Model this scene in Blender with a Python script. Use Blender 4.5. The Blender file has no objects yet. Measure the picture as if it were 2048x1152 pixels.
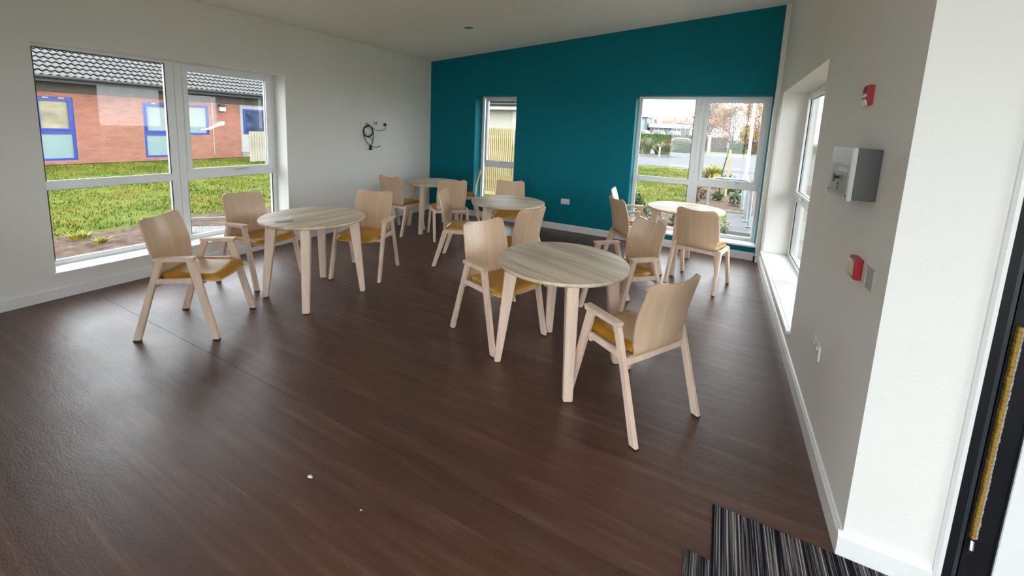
import bpy, bmesh, math, random
from mathutils import Matrix, Vector, noise as mnoise
C = bpy.context.scene.collection
S = bpy.context.scene
R = math.radians
rnd = random.Random(7)

# ------------------------------------------------------------------ camera
H = 1.63647
cam = bpy.data.cameras.new('camera'); co = bpy.data.objects.new('camera', cam); C.objects.link(co)
rows = [(0.8847735502755556, 0.4641241439188736, 0.04200647288646963),
        (0.10068532968084977, -0.10237029859247983, -0.989637704593527),
        (-0.45501453726210506, 0.8798347009510702, -0.13730502497175104)]
r_, d_, f_ = [Vector(v) for v in rows]
m = Matrix((r_, -d_, -f_)).transposed().to_4x4(); m.translation = (0, 0, H)
co.matrix_world = m
cam.sensor_width = 36; cam.lens = 14.2958; cam.shift_x = 0.0028; cam.shift_y = -0.10072
cam.clip_start = .02; cam.clip_end = 500
S.camera = co

# ------------------------------------------------------------------ sky, exposure
w = bpy.data.worlds.new('overcast_sky'); S.world = w; w.use_nodes = True
bg = w.node_tree.nodes['Background']; bg.inputs[0].default_value = (.90, .945, 1.0, 1); bg.inputs[1].default_value = 1.0
S.view_settings.view_transform = 'Standard'; S.view_settings.look = 'None'
S.view_settings.gamma = 1; S.view_settings.use_curve_mapping = False
S.view_settings.exposure = 2.9
S.cycles.max_bounces = 10; S.cycles.diffuse_bounces = 6; S.cycles.transparent_max_bounces = 16
S.cycles.caustics_reflective = False; S.cycles.caustics_refractive = False

# ------------------------------------------------------------------ materials
def srgb(r, g, b):
    f = lambda c: (c/255/12.92) if c/255 <= .04045 else ((c/255+.055)/1.055)**2.4
    return (f(r), f(g), f(b), 1)
def mat(name, col, rough=.6, metal=0, spec=.5, var=.0, scale=(8, 8, 8), bump=0, bscale=None, detail=3, coat=0, coord='Object', col2=None, lo=.3, hi=.7):
    """procedural: base colour varied by stretched noise, optional fine relief"""
    M = bpy.data.materials.new(name); M.use_nodes = True
    N = M.node_tree.nodes; L = M.node_tree.links; P = N['Principled BSDF']
    P.inputs['Roughness'].default_value = rough; P.inputs['Metallic'].default_value = metal
    P.inputs['Specular IOR Level'].default_value = spec; P.inputs['Coat Weight'].default_value = coat
    col = tuple(col) if len(col) == 4 else tuple(col)+(1,)
    P.inputs['Base Color'].default_value = col
    tc = N.new('ShaderNodeTexCoord')
    def nz(sc, dt=detail):
        mp = N.new('ShaderNodeMapping'); mp.inputs['Scale'].default_value = sc
        L.new(tc.outputs[coord], mp.inputs[0]); n = N.new('ShaderNodeTexNoise'); n.inputs['Scale'].default_value = 1
        n.inputs['Detail'].default_value = dt; L.new(mp.outputs[0], n.inputs['Vector']); return n
    if var or col2:
        n = nz(scale); cr = N.new('ShaderNodeValToRGB'); e = cr.color_ramp.elements
        e[0].position = lo; e[1].position = hi
        if col2: e[0].color = col; e[1].color = tuple(col2) if len(col2) == 4 else tuple(col2)+(1,)
        else:
            e[0].color = tuple(c*(1-var) for c in col[:3])+(1,); e[1].color = tuple(min(1, c*(1+var)) for c in col[:3])+(1,)
        L.new(n.outputs['Fac'], cr.inputs[0]); L.new(cr.outputs[0], P.inputs['Base Color'])
    if bump:
        n = nz(bscale or scale); b = N.new('ShaderNodeBump'); b.inputs['Strength'].default_value = 1; b.inputs['Distance'].default_value = bump
        L.new(n.outputs['Fac'], b.inputs['Height']); L.new(b.outputs[0], P.inputs['Normal'])
    return M

M = {}
M['paint'] = mat('wall_paint', (.79, .777, .738), .75, var=.012, scale=(1.5, 1.5, 1.5), bump=.0006, bscale=(90, 90, 90))
M['ceil'] = mat('ceiling_paint', (.88, .85, .785), .85, var=.01, scale=(1, 1, 1))
M['teal'] = mat('teal_paint', (.0003, .158, .206), .65, spec=.15, var=.02, scale=(1.5, 1.5, 1.5), bump=.0005, bscale=(90, 90, 90))
M['gloss'] = mat('white_gloss', (.80, .80, .785), .3, var=.01, scale=(3, 3, 3))
M['upvc'] = mat('white_upvc', (.80, .815, .82), .3, var=.01, scale=(3, 3, 3))
M['gasket'] = mat('black_rubber', (.015, .015, .016), .6, var=.1)
M['beech'] = mat('pale_beech', (.72, .55, .43), .42, var=.10, scale=(28, 28, 2.2), bump=.0002, bscale=(160, 160, 8))
M['ply'] = mat('beech_plywood', (.62, .435, .29), .27, var=.07, scale=(30, 8, 1.6), bump=.0002, bscale=(120, 60, 6), spec=.6)
M['plyedge'] = mat('plywood_edge', (.50, .36, .23), .5, var=.15, scale=(60, 60, 60))
M['pad'] = mat('mustard_vinyl', (.46, .22, .012), .38, var=.06, scale=(12, 12, 12), bump=.0012, bscale=(9, 14, 9))
M['glide'] = mat('dark_plastic', (.02, .02, .02), .5, var=.1)
M['whiteplastic'] = mat('white_plastic', (.74, .74, .72), .35, var=.01)
M['slot'] = mat('dark_slot', (.03, .03, .03), .5, var=.05)
M['chrome'] = mat('brushed_metal', (.55, .55, .55), .25, metal=1, var=.04, scale=(60, 60, 6))
M['black'] = mat('black_rubber_cable', (.012, .012, .013), .45, var=.1)
M['red'] = mat('red_plastic', (.35, .012, .016), .35, var=.03)
M['shadedbox'] = mat('grey_steel_in_shade', (.055, .053, .047), .5, var=.02)  # cabinet grey darkened to put shade on its near side
M['greylid'] = mat('light_grey_lid', (.42, .41, .37), .4, var=.03)
M['greyface'] = mat('grey_label_sheet', (.20, .21, .195), .4, var=.04)
M['blackalu'] = mat('black_door_frame', (.008, .0085, .011), .3, var=.1)
M['slate'] = mat('dark_grey_strip', (.028, .034, .042), .45, var=.1)
M['paper'] = mat('white_paper', (.82, .81, .78), .8, var=.02)
M['gold'] = mat('gold_brush_pile', (.32, .19, .02), .8, var=.4, scale=(300, 300, 300), bump=.003, bscale=(300, 300, 120))
M['pile'] = mat('grey_brush_pile', (.36, .33, .33), .9, var=.4, scale=(300, 300, 300), bump=.003, bscale=(300, 300, 120))

def tabletop_mat():
    Mt = bpy.data.materials.new('grey_wood_laminate'); Mt.use_nodes = True
    N = Mt.node_tree.nodes; L = Mt.node_tree.links; P = N['Principled BSDF']; P.inputs['Roughness'].default_value = .48; P.inputs['Specular IOR Level'].default_value = .35
    tc = N.new('ShaderNodeTexCoord')
    def layer(sc, a, b, lo, hi):
        mp = N.new('ShaderNodeMapping'); mp.inputs['Scale'].default_value = sc; L.new(tc.outputs['Object'], mp.inputs[0])
        n = N.new('ShaderNodeTexNoise'); n.inputs['Scale'].default_value = 1; n.inputs['Detail'].default_value = 5; n.inputs['Distortion'].default_value = .3
        L.new(mp.outputs[0], n.inputs['Vector']); cr = N.new('ShaderNodeValToRGB'); e = cr.color_ramp.elements
        e[0].position = lo; e[1].position = hi; e[0].color = a; e[1].color = b; L.new(n.outputs['Fac'], cr.inputs[0]); return cr
    a = layer((1.1, 13, 1), (.50, .395, .275, 1), (.72, .60, .45, 1), .36, .62)
    b = layer((3, 90, 1), (.86, .86, .86, 1), (1.06, 1.06, 1.06, 1), .3, .7)
    mx = N.new('ShaderNodeMix'); mx.data_type = 'RGBA'; mx.blend_type = 'MULTIPLY'; mx.inputs[0].default_value = 1
    L.new(a.outputs[0], mx.inputs[6]); L.new(b.outputs[0], mx.inputs[7]); L.new(mx.outputs[2], P.inputs['Base Color'])
    return Mt
M['top'] = tabletop_mat()

def floor_mat():
    Mt = bpy.data.materials.new('dark_wood_vinyl'); Mt.use_nodes = True
    N = Mt.node_tree.nodes; L = Mt.node_tree.links; P = N['Principled BSDF']
    P.inputs['Specular IOR Level'].default_value = .65
    tc = N.new('ShaderNodeTexCoord')
    def nz(sc, dt=5, dist=.4):
        mp = N.new('ShaderNodeMapping'); mp.inputs['Scale'].default_value = sc; L.new(tc.outputs['Object'], mp.inputs[0])
        n = N.new('ShaderNodeTexNoise'); n.inputs['Scale'].default_value = 1; n.inputs['Detail'].default_value = dt; n.inputs['Distortion'].default_value = dist
        n.inputs['Roughness'].default_value = .62
        L.new(mp.outputs[0], n.inputs['Vector']); return n
    def ramp(n, stops):
        cr = N.new('ShaderNodeValToRGB'); e = cr.color_ramp.elements
        while len(e) < len(stops): e.new(.5)
        for el, (p, c) in zip(e, stops): el.position = p; el.color = c
        L.new(n, cr.inputs[0]); return cr.outputs[0]
    def mul(a, b, f=1, mode='MULTIPLY'):
        mx = N.new('ShaderNodeMix'); mx.data_type = 'RGBA'; mx.blend_type = mode; mx.inputs[0].default_value = f
        L.new(a, mx.inputs[6]); L.new(b, mx.inputs[7]); return mx.outputs[2]
    g = ramp(nz((1.3, 22, 1)).outputs['Fac'], [(.3, (.058, .0235, .0148, 1)), (.55, (.088, .038, .0245, 1)), (.76, (.145, .076, .054, 1))])
    # printed planks along X
    mp = N.new('ShaderNodeMapping'); L.new(tc.outputs['Object'], mp.inputs[0])
    bt = N.new('ShaderNodeTexBrick'); L.new(mp.outputs[0], bt.inputs[0])
    bt.inputs['Scale'].default_value = 1; bt.inputs['Brick Width'].default_value = 1.5; bt.inputs['Row Height'].default_value = .18
    bt.inputs['Mortar Size'].default_value = .0012; bt.inputs['Color1'].default_value = (.90, .90, .90, 1); bt.inputs['Color2'].default_value = (1.10, 1.08, 1.06, 1); bt.inputs['Mortar'].default_value = (.72, .72, .72, 1)
    c = mul(g, bt.outputs['Color'])
    # knots and pale flecks of dust
    k = ramp(nz((5, 14, 1), 6, 1.2).outputs['Fac'], [(.28, (.55, .5, .5, 1)), (.36, (1, 1, 1, 1))])
    c = mul(c, k)
    d = ramp(nz((26, 60, 1), 8, 2).outputs['Fac'], [(.68, (0, 0, 0, 1)), (.82, (.10, .075, .06, 1))])
    c = mul(c, d, 1, 'ADD')
    L.new(c, P.inputs['Base Color'])
    rr = N.new('ShaderNodeMapRange'); rr.inputs[3].default_value = .29; rr.inputs[4].default_value = .46
    L.new(nz((3, 6, 1), 4).outputs['Fac'], rr.inputs[0]); L.new(rr.outputs[0], P.inputs['Roughness'])
    b1 = N.new('ShaderNodeBump'); b1.inputs['Strength'].default_value = 1; b1.inputs['Distance'].default_value = .0008
    L.new(nz((40, 110, 1), 5).outputs['Fac'], b1.inputs['Height'])
    b2 = N.new('ShaderNodeBump'); b2.inputs['Strength'].default_value = 1; b2.inputs['Distance'].default_value = .0011
    L.new(nz((7, 9, 1), 3).outputs['Fac'], b2.inputs['Height']); L.new(b1.outputs[0], b2.inputs['Normal']); L.new(b2.outputs[0], P.inputs['Normal'])
    return Mt
M['floor'] = floor_mat()

def stripe_mat():
    Mt = bpy.data.materials.new('striped_carpet'); Mt.use_nodes = True
    N = Mt.node_tree.nodes; L = Mt.node_tree.links; P = N['Principled BSDF']; P.inputs['Roughness'].default_value = .95; P.inputs['Specular IOR Level'].default_value = .1
    tc = N.new('ShaderNodeTexCoord')
    def nz(sc, dt):
        mp = N.new('ShaderNodeMapping'); mp.inputs['Scale'].default_value = sc; L.new(tc.outputs['Object'], mp.inputs[0])
        n = N.new('ShaderNodeTexNoise'); n.inputs['Scale'].default_value = 1; n.inputs['Detail'].default_value = dt; L.new(mp.outputs[0], n.inputs['Vector']); return n
    n = nz((135, .8, 1), 1); cr = N.new('ShaderNodeValToRGB'); cr.color_ramp.interpolation = 'LINEAR'; e = cr.color_ramp.elements
    e[0].position = .34; e[0].color = (.005, .005, .010, 1); e[1].position = .45; e[1].color = (.010, .009, .013, 1)
    for p, c in ((.475, (.11, .095, .10, 1)), (.525, (.13, .115, .12, 1)), (.545, (.010, .010, .014, 1)), (.60, (.012, .011, .015, 1)), (.62, (.30, .28, .27, 1)), (.72, (.40, .38, .36, 1))):
        x = e.new(p); x.color = c
    L.new(n.outputs['Fac'], cr.inputs[0]); L.new(cr.outputs[0], P.inputs['Base Color'])
    n2 = nz((170, 110, 60), 3); b = N.new('ShaderNodeBump'); b.inputs['Strength'].default_value = 1; b.inputs['Distance'].default_value = .006
    L.new(n2.outputs['Fac'], b.inputs['Height']); L.new(b.outputs[0], P.inputs['Normal'])
    return Mt
M['carpet'] = stripe_mat()

def glass_mat(name, tint=(.95, .965, .96, 1)):
    Mt = bpy.data.materials.new(name); Mt.use_nodes = True
    N = Mt.node_tree.nodes; L = Mt.node_tree.links; N.remove(N['Principled BSDF']); o = N['Material Output']
    t = N.new('ShaderNodeBsdfTransparent'); t.inputs[0].default_value = tint
    g = N.new('ShaderNodeBsdfGlossy'); g.inputs['Roughness'].default_value = .01; g.inputs[0].default_value = (1, 1, 1, 1)
    ge = N.new('ShaderNodeNewGeometry'); dt = N.new('ShaderNodeVectorMath'); dt.operation = 'DOT_PRODUCT'
    L.new(ge.outputs['Normal'], dt.inputs[0]); L.new(ge.outputs['Incoming'], dt.inputs[1])
    def mth(op, a, b=None):
        q = N.new('ShaderNodeMath'); q.operation = op; L.new(a, q.inputs[0])
        if b is not None: q.inputs[1].default_value = b
        return q
    ab = mth('ABSOLUTE', dt.outputs['Value']); om = N.new('ShaderNodeMath'); om.operation = 'SUBTRACT'; om.inputs[0].default_value = 1; L.new(ab.outputs[0], om.inputs[1])
    pw = mth('POWER', om.outputs[0], 5); sc = mth('MULTIPLY', pw.outputs[0], .96); fr = mth('ADD', sc.outputs[0], .022)   # Schlick
    mx = N.new('ShaderNodeMixShader'); L.new(fr.outputs[0], mx.inputs[0]); L.new(t.outputs[0], mx.inputs[1]); L.new(g.outputs[0], mx.inputs[2]); L.new(mx.outputs[0], o.inputs[0])
    return Mt
M['glass'] = glass_mat('window_glass')

def brick_mat(name, c1, c2, mortar, bw=.225, rh=.075):
    Mt = bpy.data.materials.new(name); Mt.use_nodes = True
    N = Mt.node_tree.nodes; L = Mt.node_tree.links; P = N['Principled BSDF']; P.inputs['Roughness'].default_value = .9
    tc = N.new('ShaderNodeTexCoord'); sp = N.new('ShaderNodeSeparateXYZ'); cb = N.new('ShaderNodeCombineXYZ')
    L.new(tc.outputs['Object'], sp.inputs[0]); ad = N.new('ShaderNodeMath'); L.new(sp.outputs[0], ad.inputs[0]); L.new(sp.outputs[1], ad.inputs[1])
    L.new(ad.outputs[0], cb.inputs[0]); L.new(sp.outputs[2], cb.inputs[1])
    bt = N.new('ShaderNodeTexBrick'); L.new(cb.outputs[0], bt.inputs[0]); bt.inputs['Scale'].default_value = 1
    bt.inputs['Brick Width'].default_value = bw; bt.inputs['Row Height'].default_value = rh; bt.inputs['Mortar Size'].default_value = .006
    bt.inputs['Color1'].default_value = c1; bt.inputs['Color2'].default_value = c2; bt.inputs['Mortar'].default_value = mortar
    n = N.new('ShaderNodeTexNoise'); n.inputs['Scale'].default_value = 1.1; n.inputs['Detail'].default_value = 6; L.new(tc.outputs['Object'], n.inputs['Vector'])
    cr = N.new('ShaderNodeValToRGB'); cr.color_ramp.elements[0].color = (.75, .72, .7, 1); cr.color_ramp.elements[1].color = (1.2, 1.2, 1.2, 1)
    L.new(n.outputs['Fac'], cr.inputs[0]); mx = N.new('ShaderNodeMix'); mx.data_type = 'RGBA'; mx.blend_type = 'MULTIPLY'; mx.inputs[0].default_value = 1
    L.new(bt.outputs['Color'], mx.inputs[6]); L.new(cr.outputs[0], mx.inputs[7]); L.new(mx.outputs[2], P.inputs['Base Color'])
    b = N.new('ShaderNodeBump'); b.invert = True; b.inputs['Distance'].default_value = .01; L.new(bt.outputs['Fac'], b.inputs['Height']); L.new(b.outputs[0], P.inputs['Normal'])
    return Mt
M['brick'] = brick_mat('red_brick', (.31, .118, .080, 1), (.23, .09, .064, 1), (.27, .165, .13, 1))
M['brick_far'] = brick_mat('orange_brick', (.26, .095, .05, 1), (.20, .07, .035, 1), (.22, .14, .10, 1), .5, .2)
M['tile'] = mat('grey_roof_tile', (.105, .103, .10), .8, var=.35, scale=(3, 3, 3), detail=5)
M['fascia'] = mat('dark_fascia', (.02, .02, .021), .5, var=.15)
M['soffit'] = mat('brown_soffit', (.055, .045, .04), .7, var=.2)
M['blue'] = mat('blue_window_frame', (.012, .035, .26), .35, var=.05)
M['blind'] = mat('window_blind', (.22, .25, .25), .7, var=.05, scale=(2, 2, 2))
M['frost'] = mat('frosted_pane', (.17, .24, .245), .35, var=.04, scale=(2, 2, 2))
M['roompane'] = mat('room_seen_through_pane', (.24, .21, .13), .25, var=.35, scale=(1.2, 1.2, 3))
M['darkpane'] = mat('dark_glass_pane', (.03, .045, .09), .1, var=.6, scale=(3, 3, 3))
M['render'] = mat('cream_render', (.37, .355, .305), .9, var=.03)
M['panel'] = mat('white_door_panel', (.30, .30, .29), .6, var=.03)
M['oldwood'] = mat('weathered_fence', (.30, .27, .21), .85, var=.25, scale=(20, 20, 2))
M['newwood'] = mat('new_softwood', (.42, .32, .155), .75, var=.22, scale=(30, 30, 2.2))
M['stakewood'] = mat('pale_stake_wood', (.34, .28, .11), .8, var=.12, scale=(20, 20, 2))
M['fenceshade'] = mat('shaded_backing_board', (.11, .06, .018), .85, var=.25, scale=(30, 30, 2.2))  # brown darkened to deepen the shade in the slat gaps
M['smear'] = mat('dried_white_smear', (.42, .42, .42), .9, var=.3, scale=(30, 30, 30))
_n = M['smear'].node_tree; _t = _n.nodes.new('ShaderNodeBsdfTranslucent'); _t.inputs[0].default_value = (.9, .9, .92, 1)
_m = _n.nodes.new('ShaderNodeMixShader'); _m.inputs[0].default_value = .75
_n.links.new(_n.nodes['Principled BSDF'].outputs[0], _m.inputs[1]); _n.links.new(_t.outputs[0], _m.inputs[2]); _p = _n.nodes.new('ShaderNodeBsdfTransparent'); _q = _n.nodes.new('ShaderNodeMixShader'); _q.inputs[0].default_value = .45
_n.links.new(_m.outputs[0], _q.inputs[1]); _n.links.new(_p.outputs[0], _q.inputs[2]); _n.links.new(_q.outputs[0], _n.nodes['Material Output'].inputs[0])
M['paving'] = mat('light_bounce_paving', (.40, .38, .345), .85, var=.08, scale=(2, 2, 2))  # reflector ground, kept pale to throw daylight indoors
M['grass'] = mat('lawn_grass', (.05, .085, .009), .9, col2=(.12, .115, .018), scale=(1.6, 1.6, 1.6), detail=8, bump=.05, bscale=(10, 10, 10), lo=.35, hi=.66, spec=.1)
M['blade'] = mat('grass_blades', (.06, .105, .008), .8, col2=(.17, .155, .024), scale=(.9, .9, .9), detail=6, lo=.38, hi=.62, spec=.2)
M['soil'] = mat('bare_soil', (.06, .036, .026), .95, col2=(.13, .095, .07), scale=(7, 7, 7), detail=9, bump=.06, bscale=(14, 14, 14), spec=.1)
M['mulch'] = mat('bark_mulch', (.035, .02, .013), .95, col2=(.17, .115, .085), scale=(9, 9, 9), detail=8, bump=.06, bscale=(22, 22, 22), spec=.1)
M['asphalt'] = mat('grey_asphalt', (.058, .058, .062), .85, var=.12, scale=(1.5, 1.5, 1.5), detail=8)
M['darkasphalt'] = mat('wet_dark_asphalt', (.045, .045, .048), .7, var=.3, scale=(3, 3, 3), detail=8, bump=.01, bscale=(60, 60, 60))
M['kerb'] = mat('concrete_kerb', (.19, .175, .155), .85, var=.12, scale=(3, 3, 3))
M['galv'] = mat('galvanised_steel', (.30, .325, .33), .45, metal=.4, var=.12, scale=(10, 10, 10))
M['white'] = mat('white_painted_metal', (.40, .40, .39), .4, var=.03)
M['carwhite'] = mat('white_car_paint', (.36, .37, .38), .2, var=.02, coat=.5)
M['carglass'] = mat('car_glass', (.05, .06, .07), .08, var=.1)
M['tyre'] = mat('tyre_rubber', (.02, .02, .02), .8, var=.1)
M['bark'] = mat('brown_bark', (.035, .025, .02), .9, var=.35, scale=(6, 6, 2))
M['palebark'] = mat('pale_bark', (.09, .062, .042), .9, var=.3, scale=(6, 6, 2))
def leaf(n, a, b): return mat(n, a, .6, col2=b, scale=(5, 5, 5), detail=4, lo=.35, hi=.65, spec=.3)
M['flax'] = leaf('flax_leaves', (.07, .08, .035), (.23, .235, .14))
M['hedge'] = leaf('hedge_leaves', (.02, .05, .008), (.08, .13, .022))
M['redleaf'] = leaf('red_hedge_leaves', (.12, .04, .02), (.20, .09, .045))
M['brownleaf'] = leaf('brown_hedge_leaves', (.06, .04, .025), (.15, .10, .06))
M['orangeleaf'] = leaf('orange_autumn_leaves', (.17, .072, .018), (.33, .18, .062))
M['yellowleaf'] = leaf('yellow_autumn_leaves', (.12, .075, .006), (.22, .145, .016))
M['limeleaf'] = leaf('lime_leaves', (.15, .16, .014), (.34, .31, .035))
M['greenleaf'] = leaf('green_leaves', (.02, .05, .008), (.08, .12, .022))
M['varieg'] = leaf('variegated_leaves', (.07, .10, .035), (.27, .28, .19))
M['whitefascia'] = mat('white_cladding', (.42, .42, .42), .6, var=.03)
M['greyclad'] = mat('grey_cladding', (.10, .12, .13), .5, var=.05)

# ------------------------------------------------------------------ mesh helpers
class MB:
    def __init__(s): s.v = []; s.f = []
    def add(s, vs, fs):
        o = len(s.v); s.v += [tuple(v) for v in vs]; s.f += [tuple(i+o for i in f) for f in fs]; return s
    def box(s, x0, x1, y0, y1, z0, z1):
        return s.add([(x, y, z) for z in (z0, z1) for y in (y0, y1) for x in (x0, x1)],
                     [(0, 2, 3, 1), (4, 5, 7, 6), (0, 1, 5, 4), (2, 6, 7, 3), (0, 4, 6, 2), (1, 3, 7, 5)])
    def prism(s, poly, axis, a, b):
        """polygon in the two other axes (in x,y,z order) extruded along axis"""
        def P(u, v_, t): return {0: (t, u, v_), 1: (u, t, v_), 2: (u, v_, t)}[axis]
        n = len(poly); vs = [P(u, v_, a) for u, v_ in poly]+[P(u, v_, b) for u, v_ in poly]
        fs = [tuple(range(n))[::-1], tuple(range(n, 2*n))]+[(i, (i+1) % n, n+(i+1) % n, n+i) for i in range(n)]
        return s.add(vs, fs)
    def hexa(s, p): return s.add(p, [(0, 2, 3, 1), (4, 5, 7, 6), (0, 1, 5, 4), (2, 6, 7, 3), (0, 4, 6, 2), (1, 3, 7, 5)])
    def tube(s, pts, r, n=8, cap=True, r2=None):
        pts = [Vector(p) for p in pts]; rings = []
        up = None
        for i, p in enumerate(pts):
            t = (pts[min(i+1, len(pts)-1)]-pts[max(i-1, 0)]).normalized()
            if up is None: up = t.orthogonal().normalized()
            up = (up-t*up.dot(t)).normalized(); bi = t.cross(up)
            rr = r if r2 is None else r+(r2-r)*i/(len(pts)-1)
            rings.append([p+up*math.cos(2*math.pi*k/n)*rr+bi*math.sin(2*math.pi*k/n)*rr for k in range(n)])
        vs = [v for q in rings for v in q]; fs = []
        for i in range(len(pts)-1):
            for k in range(n): fs.append((i*n+k, i*n+(k+1) % n, (i+1)*n+(k+1) % n, (i+1)*n+k))
        if cap: fs += [tuple(range(n))[::-1], tuple(range((len(pts)-1)*n, len(pts)*n))]
        return s.add(vs, fs)
    def lathe(s, prof, n=32, c=(0, 0, 0)):
        vs = [(c[0]+r*math.cos(2*math.pi*k/n), c[1]+r*math.sin(2*math.pi*k/n), c[2]+z) for r, z in prof for k in range(n)]
        fs = []
        for i in range(len(prof)-1):
            for k in range(n): fs.append((i*n+k, i*n+(k+1) % n, (i+1)*n+(k+1) % n, (i+1)*n+k))
        fs += [tuple(range(n))[::-1], tuple(range((len(prof)-1)*n, len(prof)*n))]
        return s.add(vs, fs)
    def grid(s, fn, nu, nv):
        vs = [fn(i/(nu-1), j/(nv-1)) for j in range(nv) for i in range(nu)]
        return s.add(vs, [(j*nu+i, j*nu+i+1, (j+1)*nu+i+1, (j+1)*nu+i) for j in range(nv-1) for i in range(nu-1)])
    def mesh(s, name, m, bevel=0, smooth=35):
        me = bpy.data.meshes.new(name); me.from_pydata(s.v, [], s.f)
        if bevel or True:
            bm = bmesh.new(); bm.from_mesh(me)
            if bevel:
                es = [e for e in bm.edges if len(e.link_faces) == 2 and e.calc_face_angle(0) > R(25)]
                bmesh.ops.bevel(bm, geom=es, offset=bevel, segments=2, affect='EDGES', clamp_overlap=True)
            if len(bm.faces) < 60000: bmesh.ops.recalc_face_normals(bm, faces=bm.faces)
            bm.to_mesh(me); bm.free()
        if smooth:
            me.polygons.foreach_set('use_smooth', [True]*len(me.polygons)); me.set_sharp_from_angle(angle=R(smooth))
        if m is not None: me.materials.append(m)
        return me
    def build(s, name, m, parent=None, bevel=0, smooth=35, loc=None):
        return link(name, s.mesh(name, m, bevel, smooth), parent, loc)
def link(name, me, parent=None, loc=None):
    o = bpy.data.objects.new(name, me); C.objects.link(o)
    if parent: o.parent = parent
    if loc: o.location = loc
    return o
def tag(o, label=None, cat=None, group=None, kind=None):
    for k, v in (('label', label), ('category', cat), ('group', group), ('kind', kind)):
        if v: o[k] = v
    return o
def empty(name, loc=(0, 0, 0), rz=0):
    o = bpy.data.objects.new(name, None); C.objects.link(o); o.location = loc; o.rotation_euler = (0, 0, rz); o.empty_display_size = .1; return o
def copy_tree(o, parent=None):
    c = o.copy(); C.objects.link(c)
    if parent: c.parent = parent
    for ch in list(o.children): copy_tree(ch, c)
    return c
def struct(name, mb, m, parent=None, bevel=0, label=None, smooth=0):
    o = mb.build(name, m, parent, bevel, smooth)
    if not parent: tag(o, label, name.split('_')[0], kind='structure')
    return o

# ------------------------------------------------------------------ room shell
XL, XR, YT, YC = -5.012, .580, 6.293, 1.905
YB = -1.3; XE = 2.6
def zc(x): return 2.8165+.08845*(x-XL)
def wall_cells(mb, axis, face, back, u0, u1, z0, ztop, holes):
    """solid wall split round its openings; ztop(u) may slope"""
    us = sorted({u0, u1, *[h[0] for h in holes], *[h[1] for h in holes]})
    for a, b in zip(us, us[1:]):
        zs = [z0]; blocked = []
        for h in holes:
            if h[0] <= a and h[1] >= b: blocked.append((h[2], h[3]))
        segs = []; z = z0
        for q in sorted(blocked):
            if q[0] > z: segs.append((z, q[0]))
            z = q[1]
        segs.append((z, None))
        for lo, hi in segs:
            ta, tb = (hi, hi) if hi is not None else (ztop(a), ztop(b))
            P = []
            for zi in (0, 1):
                for d in (face, back):
                    for u, tz in ((a, ta), (b, tb)):
                        zz = lo if zi == 0 else tz
                        P.append((u, d, zz) if axis == 1 else (d, u, zz))
            mb.hexa(P)
    return mb
top_pad = .0
W1 = (1.204, 3.363, .212, 2.193)     # left window opening y0,y1,z0,z1
W2 = (-3.998, -3.176, .212, 2.197)
W3 = (-1.197, .529, .185, 2.203)
W4 = (3.50, 5.90, .22, 2.195)
struct('wall_left', wall_cells(MB(), 0, XL, XL-.36, YB-.3, YT+.36, -.1, lambda u: zc(XL)+.02, [W1]), M['paint'], label='white painted wall with the wide two-part window')
struct('wall_back', wall_cells(MB(), 1, YT, YT+.36, XL, XR+.36, -.1, lambda u: zc(u)+.02, [W2, W3]), M['teal'], label='deep teal feature wall with two windows')
struct('wall_right', wall_cells(MB(), 0, XR, XR+.36, YC, YT, -.1, lambda u: zc(XR)+.02, [W4]), M['paint'], label='white painted side wall with deep window reveal and fire alarm devices')
struct('wall_corner', MB().box(.529, XR, YT-.06, YT, 0, zc(XR)), M['paint'], label='narrow white boxed corner between teal wall and side wall')
struct('wall_entrance', wall_cells(MB(), 1, YC, YC+.30, XR+.36, XE, -.1, lambda u: zc(u)+.02, [(.94, 2.2, 0, 2.2)]), M['paint'], label='white wall above the entrance door at the right')
struct('wall_east', wall_cells(MB(), 0, XE, XE+.2, YB, YC+.3, -.1, lambda u: 3.7, [(.2, 1.3, 0, 2.4)]), M['paint'], label='lobby side wall outside the picture')
struct('wall_front', wall_cells(MB(), 1, YB, YB-.3, XL, XE+.2, -.1, lambda u: zc(u)+.02, [(-1.6, 1.7, 0, 2.75)]), M['paint'], label='wall behind the camera with the glazed entrance')
cb = MB()
P = []
for dz in (0, .25):
    for y in (YB-.3, YT+.36):
        for x in (XL-.36, XE+.2): P.append((x, y, zc(x)+dz))
cb.hexa(P)
struct('ceiling', cb, M['ceil'], label='white ceiling that slopes up to the right')
fl = struct('floor', MB().box(XL-.36, XE+.2, YB-.3, YT+.36, -.15, -.004), M['slot'], label='dark brown wood-effect vinyl floor')
ys = [YB, -.62, 1.403, 3.425, 5.447, YT]
for a, b in zip(ys, ys[1:]):
    struct('vinyl_sheet', MB().box(XL, XE, a+.0012, b-.0012, -.006, 0), M['floor'], fl)
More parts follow.
